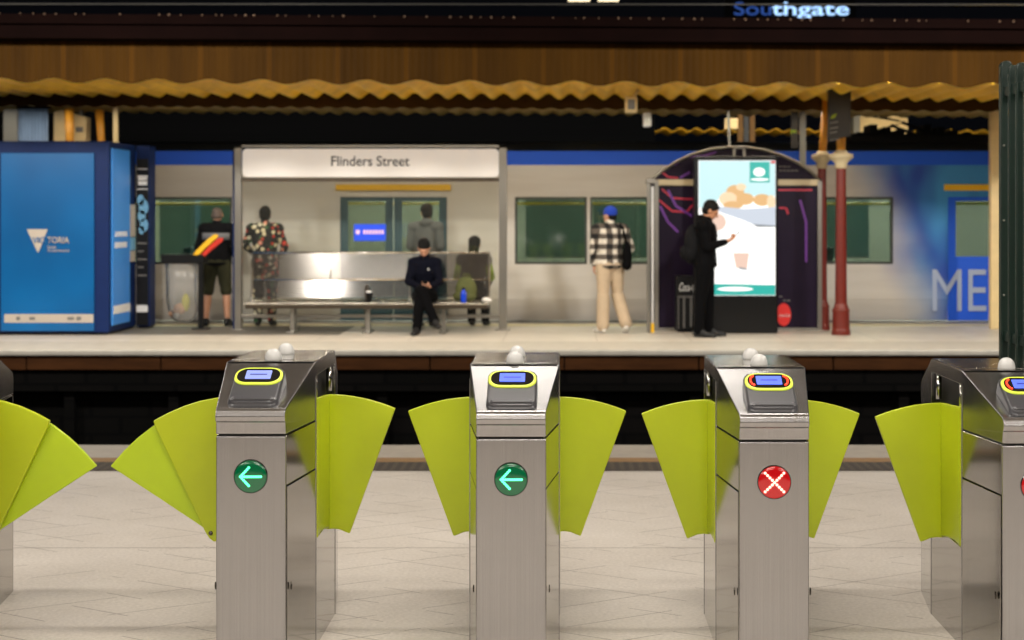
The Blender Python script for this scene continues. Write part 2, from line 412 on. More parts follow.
def copy_tree(o, parent=None):
    c = o.copy(); COL.objects.link(c)
    if parent: c.parent = parent
    for ch in list(o.children): copy_tree(ch, c)
    return c
def rrect(cx, cz, w, h, r, n=6):
    """rounded rectangle outline (2D)"""
    pts = []
    for (sx, sz, a0) in ((1, 1, 0), (-1, 1, 90), (-1, -1, 180), (1, -1, 270)):
        for i in range(n + 1):
            a = math.radians(a0 + 90 * i / n)
            pts.append((cx + sx * (w / 2 - r) + r * math.cos(a), cz + sz * (h / 2 - r) + r * math.sin(a)))
    return pts

# ================================================================== setting
DZ = [0.0, .0, -.010, -.020, -.033]
o = MB().box(-12, 12, -8, 10.6, -.3, 0).build('floor', M['floor']); struct(o)
o = MB().box(-12, 12, 10.6, 10.95, -.3, .006).build('trim_1', M['tactile']); struct(o)
o = MB().box(-12, 12, 10.95, 11.15, -.3, .004).build('trim_2', M['yellow_line']); struct(o)
o = MB().box(-12, 12, 11.15, 11.8, -.25, .004).build('trim_3', M['coping']); struct(o); bev(o, .02)
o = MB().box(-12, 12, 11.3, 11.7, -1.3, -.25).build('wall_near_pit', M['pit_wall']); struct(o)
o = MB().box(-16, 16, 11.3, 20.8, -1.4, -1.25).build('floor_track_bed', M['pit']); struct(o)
for i, ry in enumerate((13.2, 14.8, 17.0, 18.6)):
    b = MB(); pr = [(-.07, 0), (.07, 0), (.07, .015), (.015, .04), (.015, .11), (.035, .125), (.035, .15), (-.035, .15), (-.035, .125), (-.015, .11), (-.015, .04), (-.07, .015)]
    b.poly([(-16, ry + p, -1.25 + q) for p, q in pr], (32, 0, 0)); o = b.build('rail', M['rail'])
    tag(o, 'rusty steel running rails in the sunken track bed', 'rail', 'rails of the sunken tracks')
# far platform
o = MB().box(-16, 16, 21.4, 25.36, -.07, 0).build('floor_far_platform', M['far_floor']); struct(o)
o = MB().box(-16, 16, 20.17, 21.5, -.07, .004).build('trim_4', M['coping_pale']); struct(o); bev(o, .02)
o = MB().box(-16, 16, 24.6, 24.98, -.05, .003).build('trim_5', M['pale_line']); struct(o)
b = MB()
for i in range(20):
    b.box(-16 + i * 1.6, -16 + i * 1.6 + 1.585, 20.22, 20.36, -.24, -.07)
struct(b.build('trim_6', M['pit_timber'], bevel=.006))
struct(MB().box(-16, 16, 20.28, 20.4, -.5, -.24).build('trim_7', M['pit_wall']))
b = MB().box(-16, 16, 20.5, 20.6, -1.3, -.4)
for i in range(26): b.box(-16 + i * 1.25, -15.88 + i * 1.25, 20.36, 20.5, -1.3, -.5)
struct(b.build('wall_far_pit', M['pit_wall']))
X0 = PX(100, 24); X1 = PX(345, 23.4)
struct(MB().box(X0, X1, 22.75, 24.5, -.02, .005).build('trim_8', M['dark_patch']))  # flat dark grey patch on the platform floor below the shelter
# concourse shell behind the camera
struct(MB().box(-12, 12, -8, 12.2, 4.3, 4.5).build('ceiling', M['ceiling']))
struct(MB().box(-12, 12, -8.2, -8, 0, 4.3).build('wall_back', M['wall']))
struct(MB().box(-12.2, -12, -8, 11, 0, 4.3).build('wall_left', M['wall']))
struct(MB().box(12, 12.2, -8, 11, 0, 4.3).build('wall_right', M['wall']))

# ---- far canopy (slopes very slightly down to the right)
def cz(X, z): return z - .0055 * X
def wave(y, z, amp, per, ph=0, x0=-14, x1=14, step=.03):
    n = int((x1 - x0) / step); return [(x0 + i * step, y, cz(x0 + i * step, z) + amp * math.sin(2 * math.pi * (x0 + i * step) / per + ph)) for i in range(n + 1)]
def wavy_board(y, ztop, zbot, amp, per, ph, th):
    b = MB(); w = wave(y, zbot, amp, per, ph); R = []
    for p in w:
        t = (p[0], y, cz(p[0], ztop)); R.append([p, t, (t[0], y + th, t[2]), (p[0], y + th, p[2])])
    return b.loft(R)
ft = tag(wavy_board(20.2, 3.67, 3.17, .03, .62, .5, .03).build('canopy_fascia', M['fascia']), 'brown corrugated canopy fascia with wavy lower edge above the far platform', 'canopy fascia')
def corr(name, y0, y1, z, amp, per, m, label, ph=0):
    b = MB(); a = wave(y0, z, amp, per, ph); c = wave(y1, z, amp, per, ph); d = wave(y1, z + .02, amp, per, ph); e = wave(y0, z + .02, amp, per, ph)
    b.loft([list(q) for q in zip(a, c, d, e)]); return tag(b.build(name, m, smooth=False), label, 'canopy roof')
corr('canopy_roof', 20.3, 23.7, 3.25, .042, .31, M['sheet'], 'mustard corrugated canopy roof sheet over the far platform, just behind the brown fascia')
tag(wavy_board(23.72, 3.35, 3.085, .012, .26, 0, .03).build('canopy_valance', M['fascia2']), 'dark brown valance behind the mustard roof sheet', 'valance')
corr('canopy_roof', 23.76, 25.9, 3.135, .022, .26, M['sheet2'], 'dull corrugated roof strip behind the dark brown valance')
g = thing('riveted_girder', 'dark maroon riveted girder above the brown canopy fascia', 'girder', (0, 19.9, 0))
b = MB()
def sl(b, x0, x1, y0, y1, z0, z1):
    b.poly([(x0, y0, cz(x0, z0)), (x1, y0, cz(x1, z0)), (x1, y0, cz(x1, z1)), (x0, y0, cz(x0, z1))], (0, y1 - y0, 0))
sl(b, -14, 14, .06, .12, 3.64, 3.93); sl(b, -14, 14, 0, .3, 3.64, 3.67); sl(b, -14, 14, -.02, .3, 3.81, 3.83); b.build('web', M['girder'], g)
b = MB()
for i in range(150):
    x = -9 + i * .125 + random.uniform(-.03, .03)
    if random.random() < .72: b.ball((x, .05, cz(x, 3.915) - .0025 * x), .015 * random.uniform(.7, 1.2), sub=1)
tag(b.build('rivet_row', M['rivet'], g, smooth=True), kind='stuff')
tag(MB().tube([(-14, 21, PZ(6, 21) + .03), (14, 21, PZ(5, 21) - .0)], .012).build('overhead_cable', M['frame']), 'thin overhead cable above the riveted girder', 'cable')
# roof top over the far platform, dark from beneath
sgn = thing('southgate_sign', 'lit bluish rooftop sign reading Southgate in the night sky', 'sign', (0, 60, 0))
text('Sou', PX(733, 60), 0, PZ(15, 60), .45, M['southgate_dim'], sgn, width=PX(770, 60) - PX(733, 60), bold=.0, extrude=.05)
text('thgate', PX(772, 60), 0, PZ(15, 60), .45, M['southgate'], sgn, width=PX(849, 60) - PX(772, 60), bold=.01, extrude=.05)
MB().box(PX(725, 60), PX(856, 60), .1, .25, PZ(21, 60), PZ(-2, 60)).build('backing_board', M['black_metal'], sgn)
MB().box(PX(735, 60), PX(740, 60), .12, .3, -2, PZ(19, 60)).build('post', M['black_metal'], sgn); MB().box(PX(845, 60), PX(850, 60), .12, .3, -2, PZ(19, 60)).build('post', M['black_metal'], sgn)
for a, c_, nm in ((568, 590, 'longer'), (598, 619, 'shorter')):
    t = thing('floodlight', 'warm lamp at the top edge of the picture, the one %s the rooftop sign' % ('nearer to' if nm == 'shorter' else 'farther from'), 'lamp', (PX((a + c_) / 2, 30), 30, 0), 0, None)
    w_ = PX(c_, 30) - PX(a, 30); MB().box(-w_ / 2, w_ / 2, 0, .1, PZ(1, 30), PZ(-3, 30)).build('diffuser', M['warm_lamp'], t, bevel=.01)
    MB().box(-w_ / 2 - .03, w_ / 2 + .03, -.02, .14, PZ(-3, 30), PZ(-5, 30)).build('housing', M['black_metal'], t); MB().tube([(0, .05, PZ(-5, 30)), (0, .05, 7)], .02).build('stem', M['black_metal'], t)
# near-black panel filling the view beyond the train
struct(MB().box(PX(-100, 30), PX(655, 30), 30, 30.1, -1, 3.9).build('wall_beyond', M['wall_dark']))

# ================================================================== train
TY = 25.5
tr_ = thing('train_carriage', 'white and blue metropolitan train carriage standing at the far platform', 'train', (0, TY, 0))
def tz(py): return PZ(py, TY)
def tx(px): return PX(px, TY)
# side skin with real openings: strips around window rectangles
wins = [(-250, -120), (-60, 60), (112, 232), (515, 587), (590, 650), (658, 735), (824, 893), (1080, 1200), (1215, 1330)]
doors = [(340, 447), (948, 1050)]
zt, zb = tz(197), tz(264)
TX0, TX1 = tx(-420), tx(1400)
b = MB(); th = .06
b.box(TX0, TX1, 0, th, zt, tz(165)); 
op = sorted([(tx(a), tx(c)) for a, c in wins] + [(tx(a), tx(c)) for a, c in doors])
x = TX0
for a, c in op:
    b.box(x, a, 0, th, zb, zt); x = c
b.box(x, TX1, 0, th, zb, zt)
# lower side with slight tuck at the bottom, broken at the doors
x = TX0
for a, c in [(tx(a), tx(c)) for a, c in doors] + [(TX1, TX1)]:
    b.poly([(x, 0, zb), (x, 0, .35), (x, .09, .02), (x, .15, .02), (x, th, .35), (x, th, zb)], (a - x, 0, 0)); x = c
b.build('body_shell', M['train'], tr_)
MB().box(TX0, TX1, -.008, th, tz(165), tz(151)).build('blue_band', M['train_blue'], tr_)
b = MB().poly([(TX0, -.01, 2.565), (TX0, .25, 2.68), (TX0, 1.3, 2.76), (TX0, 2.4, 2.68), (TX0, 2.7, 2.55)], (TX1 - TX0, 0, 0)); b.build('roof', M['train_roof'], tr_, bevel=.02)
b = MB().box(TX0, TX1, .3, 2.4, -.9, -.05); b.build('underframe', M['train_gear'], tr_)
MB().box(TX0, TX1, 2.62, 2.7, .0, 2.56).build('far_side_shell', M['cabin_wall'], tr_)
for a, c in wins: MB().box(tx(a) + .1, tx(c) + .1, 2.6, 2.62, zb + .05, zt - .02).build('far_window', M['far_glass'], tr_)
MB().box(TX0, TX1, .15, 2.62, -.05, 0).build('cabin_floor', M['train_grey'], tr_)
for a, c in wins:
    fr_ = MB(); A, C = tx(a), tx(c); w_ = .035
    fr_.box(A, C, -.006, .07, zt - w_, zt); fr_.box(A, C, -.006, .07, zb, zb + w_); fr_.box(A, A + w_, -.006, .07, zb + w_, zt - w_); fr_.box(C - w_, C, -.006, .07, zb + w_, zt - w_)
    wf = fr_.build('window', M['train_rubber'], tr_)
    MB().box(A + w_, C - w_, .03, .038, zb + w_, zt - w_).build('pane', M['train_glass'], wf)
for a, c in doors:
    A, C = tx(a), tx(c); mid = (A + C) / 2; zh = tz(190)
    hd = MB().box(A - .06, C + .06, -.03, .02, tz(190.5), tz(184.5)).build('door_header', M['train_yellow'], tr_)
    for q0, q1 in ((A, mid - .006), (mid + .006, C)):
        d_ = MB(); z0, z1, w0, w1 = .02, zt + .06, .98, zt - .06
        d_.box(q0, q1, .02, .05, z0, w0); d_.box(q0, q1, .02, .05, w1, z1); d_.box(q0, q0 + .12, .02, .05, w0, w1); d_.box(q1 - .12, q1, .02, .05, w0, w1)
        lf = d_.build('door_leaf', M['train_blue'] if a > 900 else M['train_door'] if 'train_door' in M else M['train_blue'], tr_, bevel=.004)
        MB().box(q0 + .12, q1 - .12, .03, .038, w0, w1).build('door_glass', M['train_glass'], lf)
for i in range(12):
    X_ = TX0 + 1.2 + i * 2.2
    MB().box(X_, X_ + 1.7, 1.2, 1.28, 2.42, 2.46).build('cabin_lamp', M['cabin_lamp'], tr_)
for i in range(16):
    X_ = TX0 + .9 + i * 1.62
    if any(tx(a) - .7 < X_ < tx(c) + .1 for a, c in doors): continue
    b = MB().box(X_, X_ + .12, .2, 1.1, .4, 1.12); b.box(X_ + .12, X_ + .52, .2, 1.1, .38, .48); b.box(X_ + .1, X_ + .3, .3, 1.0, 0, .4); b.build('seat', M['cabin_seat'], tr_, bevel=.03)
b = MB().tube([(TX0 + .3, .5, 1.78), (TX1 - .3, .5, 1.78)], .02, 8); b.build('grab_rail', M['cabin_rail'], tr_, smooth=True)
b = MB()
b.box(tx(862), tx(1010), .9, 1.9, 2.7, 2.86)
for q in range(9): b.box(tx(868 + q * 14), tx(876 + q * 14), 1.0, 1.6, 2.8, 2.9 + .12 * ((q * 7) % 4) / 3)
b.build('roof_equipment', M['train_gear'], tr_, bevel=.02)
b = MB()
for yy in (1.0, 1.9):
    b.tube([(tx(880), yy, 2.8), (tx(925), yy, 3.12), (tx(868), yy, 3.28)], .03, 8); b.tube([(tx(960), yy, 2.8), (tx(915), yy, 3.05)], .025, 8)
b.tube([(tx(868), .7, 3.29), (tx(868), 2.2, 3.29)], .03, 8); b.tube([(tx(840), 1.4, 3.29), (tx(1010), 1.4, 3.22)], .03, 8); b.build('pantograph', M['train_gear'], tr_)
# big METRO lettering
text('METRO', tx(929), -.006, tz(311), tz(269) - tz(311), M['train_letter'], tr_, width=tx(1075) - tx(929), bold=0, extrude=.004)

# things beyond the train
fc = corr('far_canopy_roof', 32, 33.6, PZ(136, 32) + .12, .03, .3, M['sheet'], 'mustard scalloped canopy strip beyond the train, seen over its roof')
t = thing('lit_wall_panel', 'cream lit wall beyond the train, behind the dark roof equipment', 'wall panel', (0, 31.6, 0))
MB().box(PX(856, 31.6), PX(908, 31.6), 0, .2, 0, PZ(108, 31.6)).build('panel', M['cream'], t); MB().box(PX(853, 31.6), PX(859, 31.6), -.1, .2, 0, PZ(108, 31.6)).build('pilaster', M['grey_post'], t)
t = thing('blue_notice', 'pale blue lit notice just above the train roof beside the arched kiosk', 'notice', (0, 29, 0))
MB().box(PX(667, 29), PX(695, 29), 0, .05, PZ(150.5, 29), PZ(144, 29)).build('face', M['print_sky'], t, bevel=.004); MB().tube([(PX(681, 29), .04, -.5), (PX(681, 29), .04, PZ(145, 29))], .02).build('post', M['grey_post'], t)
t = thing('beyond_post_pair', 'pair of mustard posts with a grey strip between, beyond the train', 'posts', (0, 29.5, 0))
t.name = 'mustard_post'
for a, c_ in ((738, 743), (750, 755)): MB().box(PX(a, 29.5), PX(c_, 29.5), 0, .12, -.8, PZ(112, 29.5)).build('post', M['col_yellow'], t)
MB().box(PX(744, 29.5), PX(749, 29.5), .03, .08, -.8, PZ(112, 29.5)).build('strip', M['grey_post'], t)
t = thing('junction_box', 'cream box on a thin pole above the arched kiosk', 'junction box', (0, 24.2, 0))
MB().box(PX(725, 24.2), PX(738, 24.2), 0, .12, PZ(129, 24.2), PZ(118, 24.2)).build('box', M['cream'], t, bevel=.01); MB().tube([(PX(729.5, 24.2), -.02, PZ(148, 24.2)), (PX(728, 24.2), -.02, 3.12)], .02).build('pole', M['grey_post'], t)
for (xa, xb, ya, yb, Y_, lab) in ((625, 637, 97, 113, 22.0, 'cream security camera hung below the wavy canopy edge, the larger and higher of two'), (643, 651, 113, 127, 24.6, 'small pale green lit camera housing, the lower of two under the canopy')):
    t = thing('security_camera', lab, 'camera', (PX((xa + xb) / 2, Y_), Y_, 0)); w_ = (xb - xa) * Y_ / F / 2
    MB().box(-w_, w_, -.12, .12, PZ(yb, Y_), PZ(ya, Y_)).build('housing', M['cream'] if ya < 100 else M['print_white'], t, bevel=.02)
    MB().box(-w_ * .6, w_ * .6, -.13, -.12, PZ(yb - 3, Y_), PZ(ya + 3, Y_)).build('window', M['glass'] if ya > 100 else M['print_grey'], t)
    MB().tube([(w_ * .5, 0, PZ(ya, Y_)), (w_ * 1.3, 0, PZ(ya - 8, Y_)), (w_ * 1.3, 0, 3.22 if ya < 100 else 3.13)], .022).build('bracket', M['cream'], t, smooth=True)

# ================================================================== shelter with name sign
SY = 23.7
def sx(px): return PX(px, SY)
def sz(py): return PZ(py, SY)
sh = thing('platform_shelter', 'glass platform shelter with white Flinders Street sign above', 'shelter', (0, SY, 0))
for a, c_ in ((235, 242), (499, 507)):
    b = MB().box(sx(a), sx(c_), -.05, .05, 0, sz(148)); b.box(sx(a) - .05, sx(c_) + .05, -.08, .08, 0, .015)
    b.build('post', M['frame'], sh, bevel=.006)
MB().box(sx(233), sx(235), -.02, .04, .0, sz(150)).build('reflection_strip', M['kiosk_blue'], sh)  # blue strip stands in for a reflection along the post
MB().poly([(x_, -.07, z_) for x_, z_ in rrect((sx(243.5) + sx(499)) / 2, (sz(149) + sz(177)) / 2, sx(499) - sx(243.5), sz(149) - sz(177), .06)], (0, .12, 0)).build('sign_face', M['sign_white'], sh)
MB().box(sx(242), sx(499), -.045, .045, sz(147.3) , sz(147.3) + .03).build('top_rail', M['frame'], sh)
MB().box(sx(242), sx(499), -.06, .05, sz(181.5), sz(178)).build('sign_rail', M['frame_dark'], sh, bevel=.006)
text('Flinders Street', sx(331), -.071, sz(166), sz(156.3) - sz(166), M['sign_text'], sh, width=sx(409) - sx(331), bold=.008)
MB().box(sx(243), sx(498), -.006, .006, .22, sz(182)).build('glass_pane', M['glass'], sh)
MB().box(sx(242), sx(499), -.03, .03, .17, .22).build('bottom_rail', M['frame'], sh, bevel=.006)
wn = thing('window_notice', 'small blue notice fixed to the shelter glass', 'notice', (0, SY - .02, 0))
MB().poly([(x_, 0, z_) for x_, z_ in rrect(sx(370), sz(232.5), .44, .23, .01)], (0, .01, 0)).build('face', M['sticker_blue'], wn)
MB().poly([(x_, -.004, z_) for x_, z_ in rrect(sx(358), sz(232), .055, .06, .015)], (0, .003, 0)).build('symbol', M['sticker_pink'], wn)
b = MB()
for i in range(7): b.box(sx(363.5) + i * .042, sx(363.5) + i * .042 + .03, -.004, -.001, sz(234), sz(230))
b.build('print', M['sticker_pink'], wn)

# benches
def bench(name, x0, x1, y, back, label):
    t = thing(name, label, 'bench', ((x0 + x1) / 2, y, 0)); h = (x1 - x0) / 2
    MB().box(-h, h, -.22, .2, .385, .415).build('seat', M['bench'], t, bevel=.008)
    MB().box(-h + .02, h - .02, -.2, .18, .335, .385).build('seat_beam', M['frame_dark'], t, bevel=.006)
    for s_ in (-.62, .0, .62):
        b = MB().box(s_ * h - .03, s_ * h + .03, -.03, .03, .0, .34); b.box(s_ * h - .05, s_ * h + .05, -.24, .24, 0, .03); b.build('leg', M['frame'], t, bevel=.008)
    if back:
        b = MB().poly([(-h + .08, .2, .47), (-h + .08, .25, .7), (-h + .08, .262, .7), (-h + .08, .212, .47)], (2 * h - .12, 0, 0)); b.build('lower_back_panel', M['perf'], t)
        b = MB().poly([(-h + .03, .26, .72), (-h + .03, .31, 1.07), (-h + .03, .322, 1.07), (-h + .03, .272, .72)], (2 * h - .05, 0, 0)); b.build('upper_back_panel', M['perf'], t)
        MB().tube([(-h + .03, .32, 1.08), (h - .02, .32, 1.08)], .016, 10).build('top_rail', M['bench'], t, smooth=True)
        MB().tube([(-h + .06, .26, .71), (h - .04, .26, .71)], .012, 10).build('middle_rail', M['bench'], t, smooth=True)
        for s_ in (-h + .03, -.33 * h, .33 * h, h - .02):
            MB().tube([(s_, .16, .38), (s_, .22, .46), (s_, .335, 1.08)], .016, 8).build('back_bracket', M['frame'], t, smooth=True)
        MB().box(PX(310, y) - (x0 + x1) / 2, PX(330, y) - (x0 + x1) / 2, .19, .30, .42, 1.075).build('panel_join', M['bench'], t) if False else None
        MB().tube([(-.02, -.1, .41), (-.02, -.12, .6), (-.02, .02, .64), (-.02, .2, .6)], .014, 10).build('armrest', M['frame_dark'], t, smooth=True)
    return t
bench('steel_bench', PX(247, 23.25), PX(490, 23.25), 23.2, True, 'stainless steel bench with perforated back under the Flinders Street sign')
bench('backless_bench', PX(250, 24.1), PX(482, 24.1), 24.15, False, 'low backless bench behind the shelter glass facing the train')

# ================================================================== blue kiosk
KY = 22.7
kk = thing('information_kiosk', 'blue kiosk with the Victoria government poster on its front', 'kiosk', (0, KY, 0))
xr = PX(109, KY); ztop = PZ(141, KY)
MB().box(PX(-140, KY), xr, 0, 1.42, .03, ztop).build('cabinet', M['kiosk_blue'], kk, bevel=.02)
MB().box(PX(-138, KY), xr - .03, .03, 1.39, 0, .03).build('plinth', M['black_metal'], kk)
MB().box(PX(1.5, KY), PX(94.5, KY), -.03, 0, PZ(331, KY), PZ(153, KY)).build('front_poster', M['poster_blue'], kk, bevel=.006)
def kx(px): return PX(px, KY)
def kz(py): return PZ(py, KY)
b = MB(); yl = -.034
tri = [(27.5, 229.2), (48.5, 229.2), (46.2, 234.5), (44.6, 238.2), (40.5, 238.6), (34, 238.6), (31.4, 236.0)]
b.poly([(kx(a), yl, kz(c_)) for a, c_ in [(27.5, 229.2), (48.5, 229.2), (45.0, 237.4), (43.2, 243), (38.8, 253)]], (0, .004, 0)); b.build('triangle_logo', M['pale_print'], kk)
text('VIC', kx(33.6), yl - .003, kz(243), kz(237.2) - kz(243), M['poster_blue'], kk, width=kx(46) - kx(33.6), bold=.02)
text('TORIA', kx(48), yl, kz(243), kz(237) - kz(243), M['pale_print'], kk, width=kx(70) - kx(48), bold=.015)
text('State', kx(48), yl, kz(248.2), kz(245.5) - kz(248.2), M['pale_print'], kk, width=kx(56.5) - kx(48))
text('Government', kx(48), yl, kz(251.6), kz(249) - kz(251.6), M['pale_print'], kk, width=kx(70) - kx(48))
MB().box(kx(5), kx(94), -.034, -.03, kz(322.5), kz(314)).build('poster_strip', M['pale_print'], kk)
b = MB()
for a, c_ in ((17, 21), (30, 36), (68, 75), (77, 82)): b.poly([(x_, -.037, z_) for x_, z_ in rrect((kx(a) + kx(c_)) / 2, kz(318.3), kx(c_) - kx(a), .04 if c_ - a > 5 else .05, .015)], (0, .003, 0))
b.build('strip_marks', M['print_grey'], kk)
# side poster (faces +X)
b = MB().box(xr, xr + .025, .1, 1.0, .12, 2.5); b.build('side_poster', M['poster_light'], kk, bevel=.005)
for i in range(5): MB().box(xr + .026, xr + .03, .22 + i * .13, .31 + i * .13, 1.31, 1.38).build('print_mark', M['print_white'], kk)
for i in range(5): MB().box(xr + .026, xr + .03, .2 + i * .13, .3 + i * .13, 1.16, 1.235).build('print_mark', M['print_white'], kk)
MB().box(xr + .026, xr + .03, .12, .98, .27, .38).build('print_band', M['print_white'], kk)
b = MB().box(xr, xr + .02, 1.08, 1.3, 1.3, 1.75); b.box(xr, xr + .02, 1.08, 1.3, .95, 1.1); b.build('side_notice', M['pale_print'], kk); MB().box(xr, xr + .02, 1.08, 1.3, 1.11, 1.29).build('side_notice', M['print_sky'], kk)
# narrow black advertising unit
AY = 24.05
au = thing('advertising_pillar', 'narrow charcoal advertising pillar behind the blue kiosk', 'advertising pillar', (0, AY, 0))
MB().box(PX(136, AY), PX(149.5, AY), 0, .35, .03, PZ(146, AY)).build('cabinet', M['kiosk_blue'], au, bevel=.008); MB().box(PX(137, AY), PX(148.5, AY), .03, .32, 0, .03).build('plinth', M['black_metal'], au)
MB().box(PX(137, AY), PX(148.5, AY), -.02, 0, PZ(325, AY), PZ(159, AY)).build('poster', M['poster_black'], au)
b = MB()
def ax(px): return PX(px, AY)
def az(py): return PZ(py, AY)
for (a, c_, y0_, y1_) in ((138, 148, 177.5, 175.5), (138.5, 147.5, 180.2, 177.8), (138.5, 147.5, 185.2, 181.2), (137.5, 148, 189.5, 188.6), (137.5, 148, 169.5, 168.7)): b.box(ax(a), ax(c_), -.025, -.02, az(y0_), az(y1_))
b.poly([(x_, -.025, z_) for x_, z_ in rrect(ax(142.5), az(308.5), ax(148.3) - ax(137), .1, .02)], (0, .005, 0)); b.build('print', M['print_white'], au)
b = MB()
for (u_, v_, r_) in ((141, 200, .05), (144, 207, .07), (142, 216, .055), (144.5, 225, .06), (142, 230, .04)): b.poly([(ax(u_) + r_ * math.cos(q * .7), -.026, az(v_) + 1.6 * r_ * math.sin(q * .7)) for q in range(9)], (0, .004, 0))
b.build('flower_print', M['print_sky'], au)
b = MB()
for i in range(5): b.box(ax(138), ax(147 - (i % 2) * 3), -.024, -.02, az(244 + i * 8), az(242.5 + i * 8))
b.build('small_print', M['print_grey'], au)

# ================================================================== arched kiosk and digital screen
AK = 23.6
def bx(px): return PX(px, AK)
def bz(py): return PZ(py, AK)
ak = thing('arched_kiosk', 'dark aubergine kiosk with arched top behind the bright advertising screen', 'kiosk', (0, AK, 0))
arc = []
cx_, r0 = 736, None
pts = [(650, 181), (662, 171), (676, 162), (692, 154.5), (710, 149.5), (728, 147.3), (746, 147.5), (764, 150), (782, 155.5), (798, 163), (811, 172), (821, 182)]
outl = [(bx(650), .02)] + [(bx(a), bz(c_)) for a, c_ in pts] + [(bx(821), .02)]
MB().poly([(x_, 0, z_) for x_, z_ in outl], (0, .9, 0)).build('cabinet', M['kiosk_purple'], ak)
MB().tube([(bx(a), -.02, bz(c_)) for a, c_ in pts], .022, 8).build('arch_trim', M['frame'], ak, smooth=True)
MB().box(bx(655), bx(697), -.05, -.0, bz(185.5), bz(179.5)).build('cross_rail', M['col_cream'], ak, bevel=.006); MB().box(bx(777), bx(819), -.05, 0, bz(185.5), bz(179.5)).build('cross_rail', M['col_cream'], ak, bevel=.006)
MB().box(bx(654), bx(658.5), -.06, .02, 0, bz(180)).build('frame_post', M['frame'], ak, bevel=.006); MB().box(bx(817), bx(821.5), -.06, .02, 0, bz(181)).build('frame_post', M['frame'], ak, bevel=.006)
b = MB().box(bx(645.5), bx(649), -.45, -.37, 0, bz(184)); b.box(bx(645), bx(654), -.45, .02, bz(184), bz(179)); b.build('side_wing_frame', M['frame'], ak, bevel=.008)
MB().box(bx(650), bx(652), -.4, -.36, .12, bz(187)).build('side_glass_edge', M['print_white'], ak); MB().box(bx(649.5), bx(652.5), -.42, -.35, 0, .13).build('yellow_foot', M['train_yellow'], ak)
MB().box(bx(655), bx(819), -.05, 0, .0, .04).build('bottom_rail', M['frame'], ak)
b = MB().box(bx(732.5), bx(735), -.06, -.03, bz(165), bz(146.5)); b.box(bx(742.5), bx(745), -.06, -.03, bz(165), bz(146.5)); b.box(bx(732.5), bx(745), -.06, -.03, bz(148.5), bz(146.5)); b.build('lifting_bracket', M['frame'], ak)
def strip(b, pts, w=.012, y=-.012):
    for (a, c_), (d_, e_) in zip(pts, pts[1:]):
        p, q = Vector((bx(a), y, bz(c_))), Vector((bx(d_), y, bz(e_))); n_ = (q - p).cross(Vector((0, 1, 0))).normalized() * w
        b.poly([p - n_, q - n_, q + n_, p + n_], (0, .01, 0))
b = MB()
for l_ in ([(662, 189), (672, 198), (688, 199), (695, 199)], [(659, 200), (672, 211), (686, 212), (695, 203)], [(778, 190), (812, 190)], [(662, 172), (668, 177), (678, 178)], [(779, 208), (786, 208), (788, 214)]): 
    b = MB(); strip(b, l_); b.build('crimson_line', M['line_red'], ak)
for l_ in ([(674, 165), (684, 157), (704, 156), (716, 152)], [(660, 206), (668, 222), (678, 232)], [(668, 190), (676, 206), (692, 216)], [(690, 172), (680, 178)], [(800, 200), (806, 222), (806, 262)]): 
    b = MB(); strip(b, l_, .016, -.013); b.build('violet_line', M['line_purple'], ak)
b = MB().poly([(bx(783.5) + .1 * math.cos(q * math.pi / 16), -.03, bz(314.5) + .17 * .6 * math.sin(q * math.pi / 16) * 1.55) for q in range(32)], (0, .012, 0)); b.build('red_disc', M['disc_red'], ak)
text('Coca-Cola', bx(778.5), -.034, bz(316.5), .035, M['print_white'], ak, width=.15, shear=.4, bold=.01)
b = MB()
for (a, y_) in ((779, 166), (783, 166), (787, 166), (779, 170), (783, 170), (787, 170), (791, 170), (795, 170), (779, 296), (783, 300), (787, 300)): b.box(bx(a), bx(a + 3), -.01, 0, bz(y_ + 1.2), bz(y_))
b.build('small_print', M['print_grey'], ak)
# drinks cabinet beside the man
cc = thing('drinks_fridge', 'black drinks fridge with white Coca-Cola script beside the man in black', 'fridge', (0, 23.3, 0))
def fx(px): return PX(px, 23.3)
def fz(py): return PZ(py, 23.3)
MB().box(fx(676), fx(694), 0, .3, .02, fz(276)).build('cabinet', M['poster_black'], cc, bevel=.01); MB().box(fx(678), fx(692), .02, .28, 0, .02).build('plinth', M['black_metal'], cc)
text('Coca-Cola', fx(678.5), -.005, fz(291), .11, M['print_white'], cc, shear=.4, bold=.015, width=.30)
b = MB().box(fx(678), fx(693), -.01, 0, fz(297.5), fz(296)); b.box(fx(683), fx(685), -.01, 0, fz(328), fz(297)); b.box(fx(678), fx(679), -.01, 0, fz(329), fz(297)); b.box(fx(690), fx(692), -.01, 0, fz(327), fz(297)); b.build('door_frame', M['print_grey'], cc)
# digital screen
DY = 23.0
def dx(px): return PX(px, DY)
def dz(py): return PZ(py, DY)
ds = thing('digital_screen', 'tall bright digital advertising screen in a black housing', 'advertising screen', (0, DY, 0))
MB().box(dx(694.5), dx(778), 0, .28, .0, dz(156)).build('housing', M['screen_case'], ds, bevel=.02)
MB().box(dx(698.5), dx(775.3), -.012, .0, dz(295.5), dz(160.5)).build('screen', M['scr_white'], ds)
def blob(name, m, pts, y): MB().poly([(dx(a), y, dz(c_)) for a, c_ in pts], (0, .003, 0)).build(name, m, ds)
def ellp(cx, cy, rx, ry, a0=0, a1=360, n=22): return [(cx + rx * math.cos(math.radians(a0 + (a1 - a0) * i / n)), cy - ry * math.sin(math.radians(a0 + (a1 - a0) * i / n))) for i in range(n + 1)]
blob('sky_area', M['scr_cyan'], [(699, 161), (775, 161), (775, 196), (722, 196), (710, 208), (699, 208)], -.0155)
